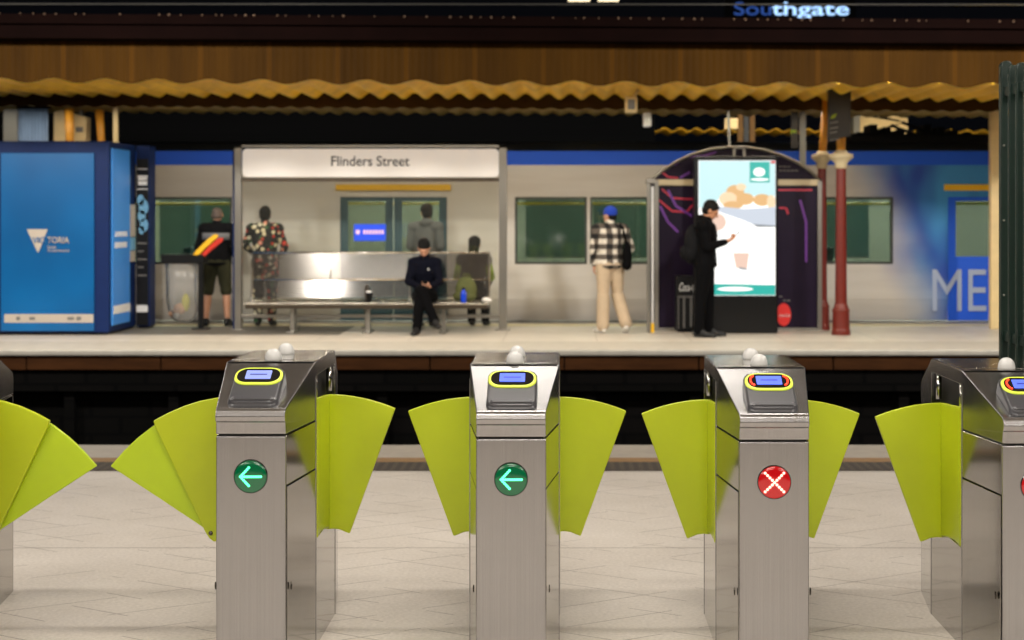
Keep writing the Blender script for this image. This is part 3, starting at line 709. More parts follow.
for i, (a, c_, p, q) in enumerate(((735, 192, 9, 7), (728, 199, 9, 7), (745, 199, 9, 6), (741, 187, 5, 3.5), (762, 200, 9, 6), (771, 202, 4.3, 7), (733, 205, 10, 4))):
    blob('food_picture', M['scr_food'] if i % 2 else M['scr_food2'], ellp(a, c_, p, q, 0, 345), -.019 - i * .0012)
blob('bowl_picture', M['scr_bowl'], [(712, 205), (724, 207), (745, 209), (775, 207), (775, 226), (757, 226), (740, 219), (722, 213), (714, 209)], -.0285)
blob('shadow_picture', M['scr_shade'], [(752, 224), (775, 225.5), (775, 227), (757, 227)], -.030)
blob('hand_picture', M['scr_peach'], ellp(716, 222, 10, 9, 0, 345), -.0240)
blob('cup_picture', M['scr_peach'], [(733, 253), (749, 253), (747, 268), (736, 268)], -.019)
blob('cup_shadow_picture', M['scr_shade'], [(739, 267), (747, 268.5), (747, 270), (739, 269)], -.0205)
blob('teal_band', M['scr_teal'], [(699, 283.5), (775, 285), (775, 295), (699, 295)], -.019)
blob('band_text', M['scr_white'], ellp(735, 289, 18, 2.2, 0, 345), -.0225)
blob('teal_badge', M['scr_teal'], [(749.5, 162), (769.5, 162), (769.5, 182.5), (749.5, 182.5)], -.019)
blob('badge_symbol', M['scr_white'], ellp(759, 172, 5.8, 4.4, 0, 345), -.0225); blob('badge_text', M['scr_white'], ellp(759.5, 179.5, 9, 1.3, 0, 345), -.024)
blob('red_tab', M['scr_red'], [(770.5, 161), (775, 161), (775, 163.5), (770.5, 163.5)], -.019)

# ================================================================== columns
def iron_column(px, Y, label, w=13, top=3.2, lean=0, red=True, base_py=305):
    t = thing('iron_column', label, 'column', (PX(px, Y), Y, 0)); u = Y / F
    r = w * u / 2
    prof = [(r * 1.35, 0), (r * 1.35, .06), (r * 1.25, .08), (r * 1.2, .3), (r * 1.3, .33), (r * 1.05, .37), (r * .86, .42), (r * .78, 1.2), (r * .7, PZ(168, Y))]
    MB().lathe(prof, n=16).build('shaft', M['col_red'], t, smooth=False, bevel=.004)
    z0 = PZ(168, Y)
    MB().lathe([(r * .72, z0 - .01), (r * .95, z0 + .02), (r * .85, z0 + .06), (r * 1.5, z0 + .12), (r * 1.75, z0 + .14), (r * 1.75, z0 + .18), (r * 1.1, z0 + .2), (r * .7, z0 + .24)], n=20).build('capital', M['col_cream'], t, smooth=True)
    MB().tube([(0, 0, z0 + .2), (lean * .5, 0, (z0 + top) / 2), (lean, 0, top)], r * .62, 12, r * .8).build('upper_shaft', M['col_yellow'], t, smooth=True)
    return t
iron_column(841, 22.75, 'oxblood iron column with cream capital, in front of its slimmer twin beside the kiosk', 14, 3.22)
iron_column(822, 23.7, 'slim oxblood iron column partly hidden by the arched kiosk edge', 12, 3.22, .07)
t = iron_column(70.5, 24.3, 'slim mustard column top rising behind the blue kiosk beside the cream box', 12, 3.12, -.02)
t = iron_column(103.5, 24.5, 'bent mustard column top rising behind the corner of the blue kiosk', 11, 3.12, -.06)
t = thing('hanging_sign', 'dark double panel sign hanging before the columns beside the arched kiosk', 'sign', (0, 22.4, 0))
def hx(px): return PX(px, 22.4)
def hz(py): return PZ(py, 22.4)
b = MB().poly([(hx(829), 0, hz(80)), (hx(829), 0, hz(142)), (hx(841), 0, hz(138)), (hx(851), 0, hz(136)), (hx(851), 0, hz(80))], (0, .16, 0)); b.build('panel', M['dark_sign'], t, bevel=.005)
b = MB()
for y_, l_ in ((122, 8), (127.5, 8), (132, 7), (139.3, 9)): b.poly([(hx(830), -.006, hz(y_ + 1.6)), (hx(830 + l_), -.006, hz(y_ + .4)), (hx(830 + l_), -.006, hz(y_ - .8)), (hx(830), -.006, hz(y_ + .4))], (0, .005, 0))
b.build('white_print', M['print_grey'], t)
MB().poly([(hx(830), -.007, hz(119)), (hx(835), -.007, hz(118)), (hx(837), -.007, hz(113)), (hx(832), -.007, hz(115))], (0, .006, 0)).build('green_mark', M['hivis'], t)
MB().tube([(hx(840), .08, hz(81)), (hx(840), .08, 3.45)], .02).build('hanger', M['grey_post'], t)
t = thing('platform_post', 'grey post with a white plate above the arched kiosk roof', 'post', (0, 24.6, 0))
def qx(px): return PX(px, 24.6)
def qz(py): return PZ(py, 24.6)
MB().box(qx(800), qx(806), 0, .08, 0, 3.1).build('shaft', M['grey_post'], t); MB().box(qx(791), qx(798), -.02, .03, qz(148), qz(90)).build('dark_plate', M['dark_sign'], t)
MB().box(qx(792), qx(797.5), -.03, -.02, qz(108.5), qz(90)).build('white_plate', M['grey_band'], t); MB().box(qx(790), qx(796), -.03, -.021, qz(133), qz(130)).build('green_mark', M['hivis'], t)
MB().box(qx(797), qx(801), 0, .03, qz(100), qz(97)).build('link_arm', M['grey_post'], t)
t = MB().box(PX(991, 23.9), PX(1001, 23.9), 0, .14, 0, 3.1).build('cream_post', M['cream'], loc=(0, 23.9, 0)); bev(t, .01)
tag(t, 'narrow cream post beside the green picket fence', 'post')
# items above the blue kiosk
t = MB().box(PX(3, 24.3), PX(17, 24.3), 0, .2, 0, 3.12).build('grey_post', M['grey_post'], loc=(0, 24.3, 0)); bev(t, .01); tag(t, 'thick grey post behind the blue kiosk at the edge of the picture', 'post')
t = thing('ribbed_screen', 'pale blue ribbed screen with dark top above the blue kiosk', 'screen', (0, 24.4, 0))
b = MB()
for i in range(9):
    a = PX(19 + i * 3.4, 24.4); b.tube([(a, 0, 0), (a, 0, PZ(104, 24.4))], .03, 8)
b.build('ribbed_sheet', M['blue_sheet'], t, smooth=True); MB().box(PX(17, 24.4), PX(51, 24.4), -.05, .05, PZ(104, 24.4), 3.13).build('dark_top', M['wall_dark'], t)
t = thing('cream_box', 'cream equipment box with dark marks above the blue kiosk', 'equipment box', (0, 24.5, 0))
MB().poly([(PX(a, 24.5), 0, PZ(c_, 24.5)) for a, c_ in ((53.5, 146), (53.5, 112), (61, 110), (86, 117), (86, 146))], (0, .25, 0)).build('case', M['cream'], t, bevel=.01)
b = MB().box(PX(66, 24.5), PX(71, 24.5), -.01, 0, PZ(129, 24.5), PZ(125, 24.5)); b.box(PX(76, 24.5), PX(83, 24.5), -.01, 0, PZ(132, 24.5), PZ(127, 24.5)); b.build('dark_mark', M['print_grey'], t)
MB().box(PX(60, 24.5), PX(80, 24.5), .05, .2, 0, PZ(146, 24.5)).build('stand', M['grey_post'], t)
for a, c_ in ((60, 64), (78, 81)): MB().box(PX(a, 24.5), PX(c_, 24.5), .05, .12, PZ(116, 24.5), 3.12).build('hanger_bar', M['grey_post'], t)
t = thing('bracket_sign', 'small grey board on a cream post above the kiosk corner', 'sign', (0, 24.3, 0))
MB().box(PX(108, 24.3), PX(126.5, 24.3), -.06, 0, PZ(104, 24.3), PZ(86, 24.3)).build('board', M['grey_post'], t, bevel=.006); MB().box(PX(113, 24.3), PX(117.5, 24.3), 0, .07, 0, PZ(86, 24.3)).build('post', M['cream'], t)

# ================================================================== ticket gates
def hw(y):
    if y < .41: return .12 + .0445 * y / .41
    if y < .93: return .1645
    return .1645 - .0445 * (y - .93) / .41
def gate_shell():
    """head casing: front slope, lid, rear slope"""
    b = MB()
    prof = [(0.0, .838), (-.002, .874), (-.004, .880), (-.014, .884), (-.016, .902), (-.010, .918), (0.0, .928), (.41, 1.053), (.93, 1.053), (1.33, .928), (1.345, .9), (1.34, .838)]
    bot = [(0.0, .838)]
    L = [[Vector((s * hw(max(0, min(1.34, y))), y, z)) for (y, z) in prof] for s in (-1, 1)]
    n = len(prof); vb = [[b.b.verts.new(p) for p in side] for side in L]; ex = []
    for i in range(n - 1): b._face([vb[0][i], vb[1][i], vb[1][i + 1], vb[0][i + 1]])
    for s, side in zip((-1, 1), vb):
        f1 = b.b.verts.new((s * hw(.41), .41, .838)); f2 = b.b.verts.new((s * hw(.41), .41, 1.0)); f3 = b.b.verts.new((s * hw(.93), .93, 1.0)); f4 = b.b.verts.new((s * hw(.93), .93, .838))
        b._face([side[k_] for k_ in range(0, 8)] + [f2, f1]); b._face([side[7], side[8], f3, f2]); b._face([side[k_] for k_ in range(8, 12)] + [f4, f3]); ex.append((f1, f2, f3, f4))
    lf, rf = ex
    for i, j in ((0, 1), (1, 2), (2, 3)): b._face([lf[i], rf[i], rf[j], lf[j]])
    b._face([vb[0][0], vb[1][0], rf[0], lf[0]]); b._face([vb[0][-1], vb[1][-1], rf[3], lf[3]])
    return b
SL = math.atan2(.125, .41)
MS = Matrix.Translation((0, 0, .928)) @ Matrix.Rotation(SL, 4, 'X')       # reader frame: x across, y up the slope, z out of it
def slab(out, w0, w1, shrink=.0, cy=0):
    b = MB(); cx = sum(p[0] for p in out) / len(out); cyy = sum(p[1] for p in out) / len(out)
    def ring(w, k): return [MS @ Vector((cx + (p[0] - cx) * k, cyy + (p[1] - cyy) * k, w)) for p in out]
    b.loft([ring(w0, 1), ring(w0 + (w1 - w0) * .6, 1), ring(w1, 1 - shrink)]); return b
def ticket_gate(label, x, dz, state, side_l='fold', side_r='fold'):
    g = thing('ticket_gate', label, 'ticket gate', (x, 5.86, dz), 0, None)
    b = MB(); w_ = .008
    b.poly([(-.12 + w_, w_, 0), (.12 - w_, w_, 0), (.165 - w_, .41, 0), (-.165 + w_, .41, 0)], (0, 0, .84))
    b.box(-.13, .13, .40, .95, 0, 1.0)
    b.poly([(-.165 + w_, .935, 0), (.165 - w_, .935, 0), (.12 - w_, 1.335, 0), (-.12 + w_, 1.335, 0)], (0, 0, .84)); b.build('inner_frame', M['dark_core'], g)
    hd = gate_shell().build('head_casing', M['steel'], g); bev(hd, .004, 3, 12)
    lid = MB().box(-.135, .135, .47, .9, 1.053, 1.0555).build('lid_plate', M['steel_top'], g, bevel=.001)
    MB().box(-.1585, .1585, .40, .935, 1.0532, 1.0542).build('lid_skin', M['steel_top'], g)
    fp = MB().box(-.12, .12, -.001, .012, .0, .832).build('front_panel', M['steel'], g, bevel=.005, seg=3)
    rp = MB().box(-.12, .12, 1.33, 1.342, .0, .832).build('rear_panel', M['steel'], g, bevel=.005)
    for s in (-1, 1):
        for z0, z1, nm in ((.0, .655, 'lower_side_panel'), (.661, .832, 'upper_side_panel')):
            ins = .010 if z0 == 0 else 0
            b = MB(); q = (.165 - .12) / .41
            b.poly([(s * (.12 + q * (.012 + ins)), .012 + ins, z0), (s * (.1645), .405, z0), (s * (.1585), .405, z0), (s * (.114 + q * (.012 + ins)), .012 + ins, z0)], (0, 0, z1 - z0))
            p = b.build(nm, M['steel_side'], g, bevel=.0015)
            b = MB(); b.poly([(s * .166, .94, z0), (s * .1205, 1.33, z0), (s * .1145, 1.33, z0), (s * .16, .94, z0)], (0, 0, z1 - z0)); b.build(nm.replace('side', 'rear'), M['steel_side'], g, bevel=.0015)
        MB().box(*sorted((s * .150, s * .1665)), .405, .418, 0, 1.0).build('corner_strip', M['steel'], g, bevel=.002)
        MB().box(*sorted((s * .150, s * .1665)), .925, .938, 0, 1.0).build('corner_strip', M['steel'], g, bevel=.002)
        MB().box(*sorted((s * .12, s * .165)), .418, .925, 0, .40).build('base_side_panel', M['steel_side'], g, bevel=.002)
        lk = MB().lathe([(.007, 0), (.007, .004), (.004, .005)], n=14, mtx=Matrix.Translation((s * .1295, .05, .305)) @ Matrix.Rotation(s * math.pi / 2, 4, 'Y') @ Matrix.Rotation(0, 4, 'Z') @ Matrix.Diagonal((1.9, 1, 1, 1))).build('panel_lock', M['lock'], g, smooth=True)
        for yy in (.47, .86): MB().tube([(s * .15, yy, .90), (s * .15, yy, .995)], .011, 12).build('hinge_pin', M['chrome'], g, smooth=True)
        kind = side_l if s < 0 else side_r
        if kind == 'fold':
            T = .018
            # outer leaf: arc top, slanted edge, scalloped foot
            top = []
            R_ = .73
            for i in range(9):
                u = .262 * i / 8; top.append((u, .897 - (u * u) / (2 * .73) * 1.16))
            foot = [(.085, .357), (.070, .362), (.045, .3725), (.020, .3755), (.0, .373)]
            outl = top + foot
            b = MB(); b.poly([(s * (.162 + u), .74, z) for u, z in outl], (0, T, 0)); 
            inner = [(0, .897), (.325, .917), (.325, .402), (.24, .408), (.12, .398), (0, .378)]
            b2 = MB(); b2.poly([(s * .1545, .75 - u, z) for u, z in inner], (s * .0145, 0, 0))
            f = b.build('flap', M['flap'], g, bevel=.004, seg=3); b2.build('hinge_panel', M['flap'], f, bevel=.003)
        elif kind == 'wide':
            sh_ = -.055 if x < -2 else 0
            def W(a, c): return (s * ((243.6 - a) / 257.6 + .165) + sh_, 0, PZ(c, 6.6) - dz)
            front = [(256, 394), (236, 395.5), (218, 397.5), (200, 401), (184, 406), (168, 413), (154, 420.5), (156, 427), (206, 532), (210, 538), (214, 541), (256, 541)]
            back = [(235, 403), (200, 406), (180, 411), (166, 418), (152, 426.5), (137, 438), (123, 451), (109, 467), (158, 499), (206, 531), (213, 540), (235, 540)]
            def PW(L): return [tuple(W(a, c)) for a, c in L]
            f = MB().poly([(p[0], .728, p[2]) for p in PW(front)], (0, .022, 0)).build('flap', M['flap'], g, bevel=.004, seg=3)
            MB().poly([(p[0], .758, p[2]) for p in PW(back)], (0, .018, 0)).build('outer_leaf', M['flap_edge'], f, bevel=.004, seg=3)
            c = W(211.5, 532.5); MB().lathe([(.0085, 0), (.0085, .004), (.006, .006)], n=14, mtx=Matrix.Translation((c[0], .728, c[2])) @ Matrix.Rotation(math.pi / 2, 4, 'X')).build('pivot_bolt', M['lock'], f, smooth=True)
    # dome sensors
    for yy, xx in (((.455, .012),) if state == 'redonly' else ((.455, .0), (.74, .0))):
        MB().lathe([(.032, 1.0545), (.032, 1.062), (.030, 1.074), (.026, 1.084), (.019, 1.092), (.01, 1.0965), (.0005, 1.098)], c=(xx, yy, 0), n=24).build('dome_sensor', M['dome'], g, smooth=True)
    # card reader on the slope
    MR = MS @ Matrix.Translation((0, .016, .012)) @ Matrix.Rotation(math.radians(10.5), 4, 'X')
    def rslab(out, w0, w1, shrink=0):
        b = MB(); cx = sum(p[0] for p in out) / len(out); cy = sum(p[1] for p in out) / len(out)
        ring = lambda w, k_: [MR @ Vector((cx + (p[0] - cx) * k_, cy + (p[1] - cy) * k_, w)) for p in out]
        b.loft([ring(w0, 1), ring(w0 + (w1 - w0) * .6, 1), ring(w1, 1 - shrink)]); return b
    out = rrect(0, .1125, .174, .225, .032); b = MB()
    b.loft([[MS @ Vector((p[0] * 1.03, p[1] * 1.05 + .010, -.002)) for p in out], [MR @ Vector((p[0], p[1], -.006)) for p in out], [MR @ Vector((p[0] * .95, .1125 + (p[1] - .1125) * .96, .004)) for p in out]])
    rd = b.build('card_reader', M['reader'], g, bevel=.005, seg=3)
    rslab(rrect(0, .020, .150, .020, .009), .002, .010, .12).build('reader_lip', M['reader'], rd, bevel=.003)
    rslab(rrect(0, .160, .170, .108, .046), .0, .010, .03).build('reader_ring', M['ring'], rd, bevel=.003, seg=3)
    rslab(rrect(0, .160, .151, .088, .038), .006, .0108).build('reader_glass', M['black_gloss'], rd, bevel=.001)
    sc_ = rslab(rrect(0, .162, .090, .054, .004), .010, .0125).build('reader_screen', M['lcd_pale'] if state == 'green_pale' else M['lcd'], rd)
    for i in range(8):
        if i != 4: MB().box(-.03 + i * .0075, -.0245 + i * .0075, .158, .168, .0125, .013, MR).build('screen_character', M['lcd_dark'], sc_) if False else None
    MB().box(-.03, .03, .160, .166, .0125, .013, MR).build('screen_text', M['lcd_dark'], rd)
    if state.startswith('red'):
        for s in (-1, 1):
            b = MB()
            for i in range(7):
                a = math.radians(-65 + 130 * i / 6); b.ball(MR @ Vector((s * (.047 + .019 * math.cos(a)), .160 + .031 * math.sin(a), .0125)), .0045, sub=1)
            b.fuse('reader_led', M['led_red'], rd, .0015, 1)
    # round signal
    zc = .693 - 0
    def disc(r, y0, y1, m, name, par):
        return MB().lathe([(r, 0), (r, (y1 - y0) * .7), (r * .97, y1 - y0)], n=40, mtx=Matrix.Translation((0, y0, zc)) @ Matrix.Rotation(math.pi / 2, 4, 'X') @ Matrix.Diagonal((1, 1, 1, 1))).build(name, m, par, smooth=False)
    rim = disc(.0585, -.0008, .0045, M['black_gloss'], 'signal_rim', g)
    red = state.startswith('red')
    ln = MB().lathe([(.0555, -.002), (.0555, .006), (.050, .0085), (.04, .0105), (.02, .012), (.0005, .0125)], n=40, mtx=Matrix.Translation((0, -.001, zc)) @ Matrix.Rotation(math.pi / 2, 4, 'X')).build('signal_lens', M['lens_red'] if red else M['lens_green'], rim, smooth=True)
    b = MB(); sp_ = []
    if red:
        for i in range(9):
            u = -.032 + .064 * i / 8; sp_ += [(u, u), (u, -u)]
    else:
        for i in range(10): sp_.append((-.034 + .07 * i / 9, 0))
        for i in range(1, 6): sp_ += [(-.034 + .0058 * i, .0062 * i), (-.034 + .0058 * i, -.0062 * i)]
    for u, v in sp_:
        d = -.001 - (.0125 - .0045 * ((u * u + v * v) / .0025))
        b.ball((u, d, zc + v), .0052 if red else .0047, sub=2)
    b.build('signal_leds', M['led_redw'] if red else M['led_green'], rim, smooth=True)
    return g
GX = [-2.456, -1.083, -.186, .721, 1.628]
ticket_gate('ticket gate cut off by the left edge of the picture, fan-shaped lime flap showing', GX[0], DZ[0], 'green', 'fold', 'wide')
ticket_gate('steel ticket gate with green arrow and a two-leaf fan-shaped lime flap', GX[1], DZ[1], 'green_pale', 'wide', 'fold')
ticket_gate('steel ticket gate with green arrow and a single-leaf lime flap on both sides', GX[2], DZ[2], 'green')
ticket_gate('steel ticket gate showing a red cross signal', GX[3], DZ[3], 'red')
ticket_gate('steel ticket gate cut off by the right edge of the picture beside the green fence', GX[4], DZ[4], 'redonly')

# ================================================================== green fence
fn = thing('picket_fence', 'dark green steel picket fence behind the last gate', 'fence', (2.04, 7.95, .02))
def picket(yc, h, w, d, name):
    b = MB(); pr = []
    for i in range(9): a = math.pi * i / 8; pr.append((w / 2 * math.cos(a), h + w * .5 * math.sin(a)))
    b.poly([(.0 + (.045 if name == 'end_post' else .03), 0, 0)] and [(u + w / 2, yc, z) for u, z in [(w / 2, 0)] + pr + [(-w / 2, 0)]], (0, d, 0)); return b.build(name, M['green_fence'], fn, bevel=.006)
picket(0, 2.27, .055, .05, 'end_post')
for i in range(9): picket(-.14 - i * .13, 2.24, .05, .03, 'picket')
for z in (2.13, .985): MB().box(.012, .062, -1.35, .05, z, z + .045).build('rail', M['green_fence'], fn, bevel=.004)
b = MB()
for z in (.4, .8, 1.2, 1.55, 1.9): b.ball((.012, -.003, z), .006, sub=1)
b.build('bolt', M['frame'], fn, smooth=True)

# ================================================================== bin stand
BY = 23.8
bn = thing('bin_stand', 'black bin stand with clear plastic bag and yellow and red lid', 'bin', (0, BY, 0))
def nx(px): return PX(px, BY)
def nz(py): return PZ(py, BY)
MB().box(nx(161), nx(204), -.02, .25, nz(263), nz(254.5)).build('bag_ring', M['black_metal'], bn, bevel=.01)
MB().box(nx(198), nx(203), -.0, .06, 0, nz(262)).build('post', M['black_metal'], bn, bevel=.005); MB().box(nx(193), nx(208), -.08, .2, 0, .02).build('foot_plate', M['black_metal'], bn)
rings = []
for t_, hx_, hy_ in ((263, 16, .1), (280, 15, .1), (298, 15, .11), (310, 15, .12), (319, 12, .1), (323, 5, .04)):
    cxp = 180 + (2 if t_ > 300 else 0); rings.append([Vector((nx(cxp) + (hx_ * BY / F) * math.cos(q * math.pi / 9) * (1 + .08 * math.sin(3 * q)), .12 + hy_ * math.sin(q * math.pi / 9), nz(t_))) for q in range(18)])
MB().loft(rings).build('plastic_bag', M['bag'], bn, smooth=True)
b = MB().ball((nx(178), .12, nz(309)), .1, .07, .08).ball((nx(170), .12, nz(314)), .05, .05, .05); b.build('rubbish', M['rubbish'], bn, smooth=True)
MB().ball((nx(184), .11, nz(303)), .06, .05, .13).build('yellow_packet', M['rubbish_y'], bn, smooth=True); MB().ball((nx(175), .08, nz(316)), .045, .03, .04).build('white_cup', M['white_cloth'], bn, smooth=True)
def lid(pts, m, y, nm):
    MB().poly([(nx(a), y, nz(c_)) for a, c_ in pts], (0, .03, 0)).build(nm, m, bn, bevel=.006)
lid([(193, 255), (197, 250), (208, 239), (215, 234), (219, 235), (217, 238), (206, 248), (199, 255)], M['bin_yellow'], -.03, 'yellow_lid')
lid([(199, 257), (206, 249), (218, 238), (223, 238), (223, 241), (213, 249), (204, 257)], M['bin_red'], -.01, 'red_lid')

# ================================================================== people
def hand(b, w, d, n, side, curl=.5, sc=1.0):
    """palm + five fingers; w wrist, d pointing direction, n palm-facing normal"""
    w = Vector(w); d = Vector(d).normalized(); n = Vector(n); n = (n - d * n.dot(d)).normalized(); u = d.cross(n).normalized() * side
    pc = w + d * .045 * sc
    rot = Matrix((u, d, n)).transposed()
    b.ball(pc, .04 * sc, .05 * sc, .017 * sc, rot)
    b.cap(w - d * .02, w + d * .02, .024 * sc, .024 * sc)
    for i, (off, L) in enumerate(((-.028, .062), (-.0095, .075), (.0095, .07), (.028, .055))):
        p0 = w + d * .085 * sc + u * off * sc; c = curl * (.9 + .12 * i)
        d1 = (d * math.cos(c * .7) + n * math.sin(c * .7)).normalized(); d2 = (d * math.cos(c * 1.7) + n * math.sin(c * 1.7)).normalized()
        p1 = p0 + d1 * L * .5 * sc; p2 = p1 + d2 * L * .5 * sc
        b.cap(p0, p1, .0095 * sc, .0088 * sc); b.cap(p1, p2, .0088 * sc, .0075 * sc)
    t0 = w + d * .03 * sc - u * .034 * sc; t1 = t0 + (d * .6 - u * .6 + n * .35).normalized() * .035 * sc; t2 = t1 + (d * .85 - u * .1 + n * .4).normalized() * .03 * sc
    b.cap(t0, t1, .012 * sc, .01 * sc); b.cap(t1, t2, .01 * sc, .0085 * sc)

BASE = dict(pel=(0, 0, .95), wst=(0, 0, 1.09), cst=(0, -.005, 1.28), nck=(0, .01, 1.46), hd=(0, -.02, 1.60),
    sL=(.185, .01, 1.40), sR=(-.185, .01, 1.40), eL=(.235, .03, 1.13), eR=(-.235, .03, 1.13), wL=(.24, -.03, .89), wR=(-.24, -.03, .89),
    hL=(.09, 0, .91), hR=(-.09, 0, .91), kL=(.1, -.01, .50), kR=(-.1, -.01, .50), aL=(.1, .02, .09), aR=(-.1, .02, .09),
    tL=(.12, -.15, .03), tR=(-.12, -.15, .03), face=(0, -1, 0), up=(0, 0, 1), hdL=(0, -.2, -1), hdR=(0, -.2, -1), bulk=1.0, curl=.6)
def person(label, loc, rz, sc, pose, skinm, top, bottom, hairm, shoem, sleeves=1.0, legs='long', hood=False, hair='short', topname='jacket', botname='trousers', bulk=1.0, head_scale=1.0, beanie=False, band=None, hair_z=0):
    p = dict(BASE); p.update(pose)
    V = {k_: Vector(v_) if isinstance(v_, tuple) else v_ for k_, v_ in p.items()}
    t = thing('person', label, 'person', loc, rz); t.scale = (sc, sc, sc)
    fc = V['face'].normalized(); up = (V['up'] - fc * V['up'].dot(fc)).normalized(); rt = fc.cross(up).normalized()
    R = Matrix((rt, -fc, up)).transposed()       # head frame: x right, y back, z up
    H = V['hd']; hs = head_scale
    def h(x, y, z): return H + R @ (Vector((x, y, z)) * hs)
    # ---------------- body
    b = MB(); B = bulk
    b.ball(h(0, .005, .02), .074 * hs, .092 * hs, .095 * hs, R, 3); b.ball(h(0, -.025, -.035), .056 * hs, .062 * hs, .07 * hs, R, 3); b.ball(h(0, -.055, -.082), .03 * hs, .028 * hs, .022 * hs, R)
    b.cap(h(0, -.088, .012), h(0, -.108, -.022), .009 * hs, .014 * hs); b.ball(h(0, -.083, .034), .05 * hs, .014 * hs, .012 * hs, R)
    b.ball(h(0, -.088, -.052), .022 * hs, .010 * hs, .009 * hs, R)
    for s in (-1, 1): b.ball(h(s * .077, .008, -.005), .011 * hs, .02 * hs, .03 * hs, R)
    b.cap(V['nck'] - (V['nck'] - V['cst']).normalized() * .05, h(0, .02, -.05), .056, .053)
    def torso(b, g):
        pel, wst, cst, nck = V['pel'], V['wst'], V['cst'], V['nck']
        pts = [(pel, .165, .115), (wst, .145, .105), (cst, .165, .12), (cst.lerp(nck, .55), .16, .1)]
        side = (V['sL'] - V['sR']).normalized()
        for (q, rx, ry), (q2, rx2, ry2) in zip(pts, pts[1:]):
            ax_ = (q2 - q).normalized(); fr = side.cross(ax_).normalized(); sd = ax_.cross(fr).normalized()
            for i in range(5):
                f_ = i / 4; c = q.lerp(q2, f_); a_ = (rx + (rx2 - rx) * f_) * B + g; d_ = (ry + (ry2 - ry) * f_) * B + g
                b.ball(c, a_, d_, .085 + g, Matrix((sd, fr, ax_)).transposed(), 2)
        for s in ('L', 'R'): b.cap(cst.lerp(nck, .75), V['s' + s], .068 + g, .068 * B + g)
    torso(b, 0)
    for s, sg in (('L', 1), ('R', -1)):
        b.cap(V['s' + s], V['e' + s], .05, .04); b.cap(V['e' + s], V['w' + s], .04, .026)
        hand(b, V['w' + s], V['hd' + s], V.get('pn' + s, Vector((-sg, 0, 0))), sg, p['curl'] if isinstance(p['curl'], (int, float)) else .6)
        b.cap(V['h' + s], V['k' + s], .08 * B, .055 * B); b.cap(V['k' + s], V['k' + s].lerp(V['a' + s], .35), .053, .056); b.cap(V['k' + s].lerp(V['a' + s], .35), V['a' + s], .056, .036)
        b.cap(V['a' + s] - Vector((0, 0, .02)), V['t' + s].lerp(V['a' + s], .4) , .03, .022)
    b.fuse('body', skinm, t, .0075, 3)
    # eyes and mouth
    for s in (-1, 1): MB().ball(h(s * .03, -.084, .01), .011 * hs, .008 * hs, .007 * hs, R).build('eye', M['eye'], t, smooth=True)
    MB().ball(h(0, -.098, -.052), .02 * hs, .004 * hs, .005 * hs, R).build('mouth', M['lip'], t, smooth=True)
    # ---------------- hair or hat
    b = MB()
    if beanie:
        b.ball(h(0, .012, .045), .086 * hs, .102 * hs, .088 * hs, R, 3); b.ball(h(0, .008, .022), .089 * hs, .105 * hs, .03 * hs, R, 3)
        q = b.fuse('beanie', hairm, t, .008, 2)
        b = MB(); b.ball(h(0, .06, -.02), .072 * hs, .05 * hs, .05 * hs, R, 3); b.fuse('hair', M['hair_black'], t, .008, 1)
    elif hair == 'bald':
        b.ball(h(0, .03, .0), .081 * hs, .078 * hs, .07 * hs, R, 3); b.ball(h(0, .025, .045), .074 * hs, .082 * hs, .07 * hs, R, 3); b.fuse('hair', hairm, t, .008, 2)
    else:
        b.ball(h(0, .022, .045), .088 * hs, .1 * hs, .088 * hs, R, 3); b.ball(h(0, .045, -.01), .083 * hs, .068 * hs, .075 * hs, R, 3)
        b.ball(h(0, -.038, .078), .07 * hs, .045 * hs, .03 * hs, R, 3)
        if hair == 'long': b.ball(h(0, .055, -.07), .08 * hs, .05 * hs, .09 * hs, R, 3)
        for i in range(26):
            a = random.uniform(0, 6.28); e_ = random.uniform(.1, 1.4)
            b.ball(h(.08 * math.cos(a) * math.cos(e_), .022 + .09 * math.sin(a) * math.cos(e_), .05 + .08 * math.sin(e_)), .018 * hs, sub=1)
        b.fuse('hair', hairm, t, .007, 2)
    # ---------------- top garment
    b = MB(); torso(b, .016)
    lo = V['pel']; hem = V['pel'] - (V['wst'] - V['pel']).normalized() * .04
    b.ball(hem, .175 * B, .13 * B, .07, sub=3)
    for s in ('L', 'R'):
        b.cap(V['s' + s], V['e' + s], .07, .056)
        w1 = V['e' + s].lerp(V['w' + s], .93) if sleeves >= 1 else V['e' + s].lerp(V['w' + s], .1)
        b.cap(V['e' + s], w1, .056, .04)
    b.cap(V['nck'] - Vector((0, 0, .02)), V['nck'].lerp(H, .25), .075, .066)
    if hood: b.ball(V['nck'] + Vector(R @ Vector((0, .06, .0))), .11, .075, .06, R, 3)
    b.fuse(topname, top, t, .011, 4)
    if band:
        q = MB(); side = (V['sL'] - V['sR']).normalized(); c = V['cst'].lerp(V['nck'], .1)
        ring = []
        for zz in (-.05, .05): ring.append([c + side * (.19 * B * math.cos(i * math.pi / 12)) + Vector((0, .152 * B * math.sin(i * math.pi / 12), zz)) for i in range(24)])
        q.loft(ring); q.build('chest_band', band, t, smooth=True)
    # ---------------- bottom garment
    b = MB(); b.ball(V['pel'] - (V['wst'] - V['pel']).normalized() * .02, .175 * B, .128 * B, .11, sub=3); b.ball(V['pel'].lerp(V['wst'], .5), .155 * B, .115 * B, .07, sub=3)
    for s in ('L', 'R'):
        b.cap(V['h' + s], V['k' + s], .1 * B, .078)
        if legs == 'long': b.cap(V['k' + s], V['a' + s].lerp(V['k' + s], -.02), .078, .062)
        elif legs == 'wide': b.cap(V['k' + s], V['a' + s].lerp(V['k' + s], .03), .09, .085)
        elif legs == 'shorts': b.cap(V['k' + s].lerp(V['h' + s], .08), V['k' + s].lerp(V['h' + s], .02), .086, .086)
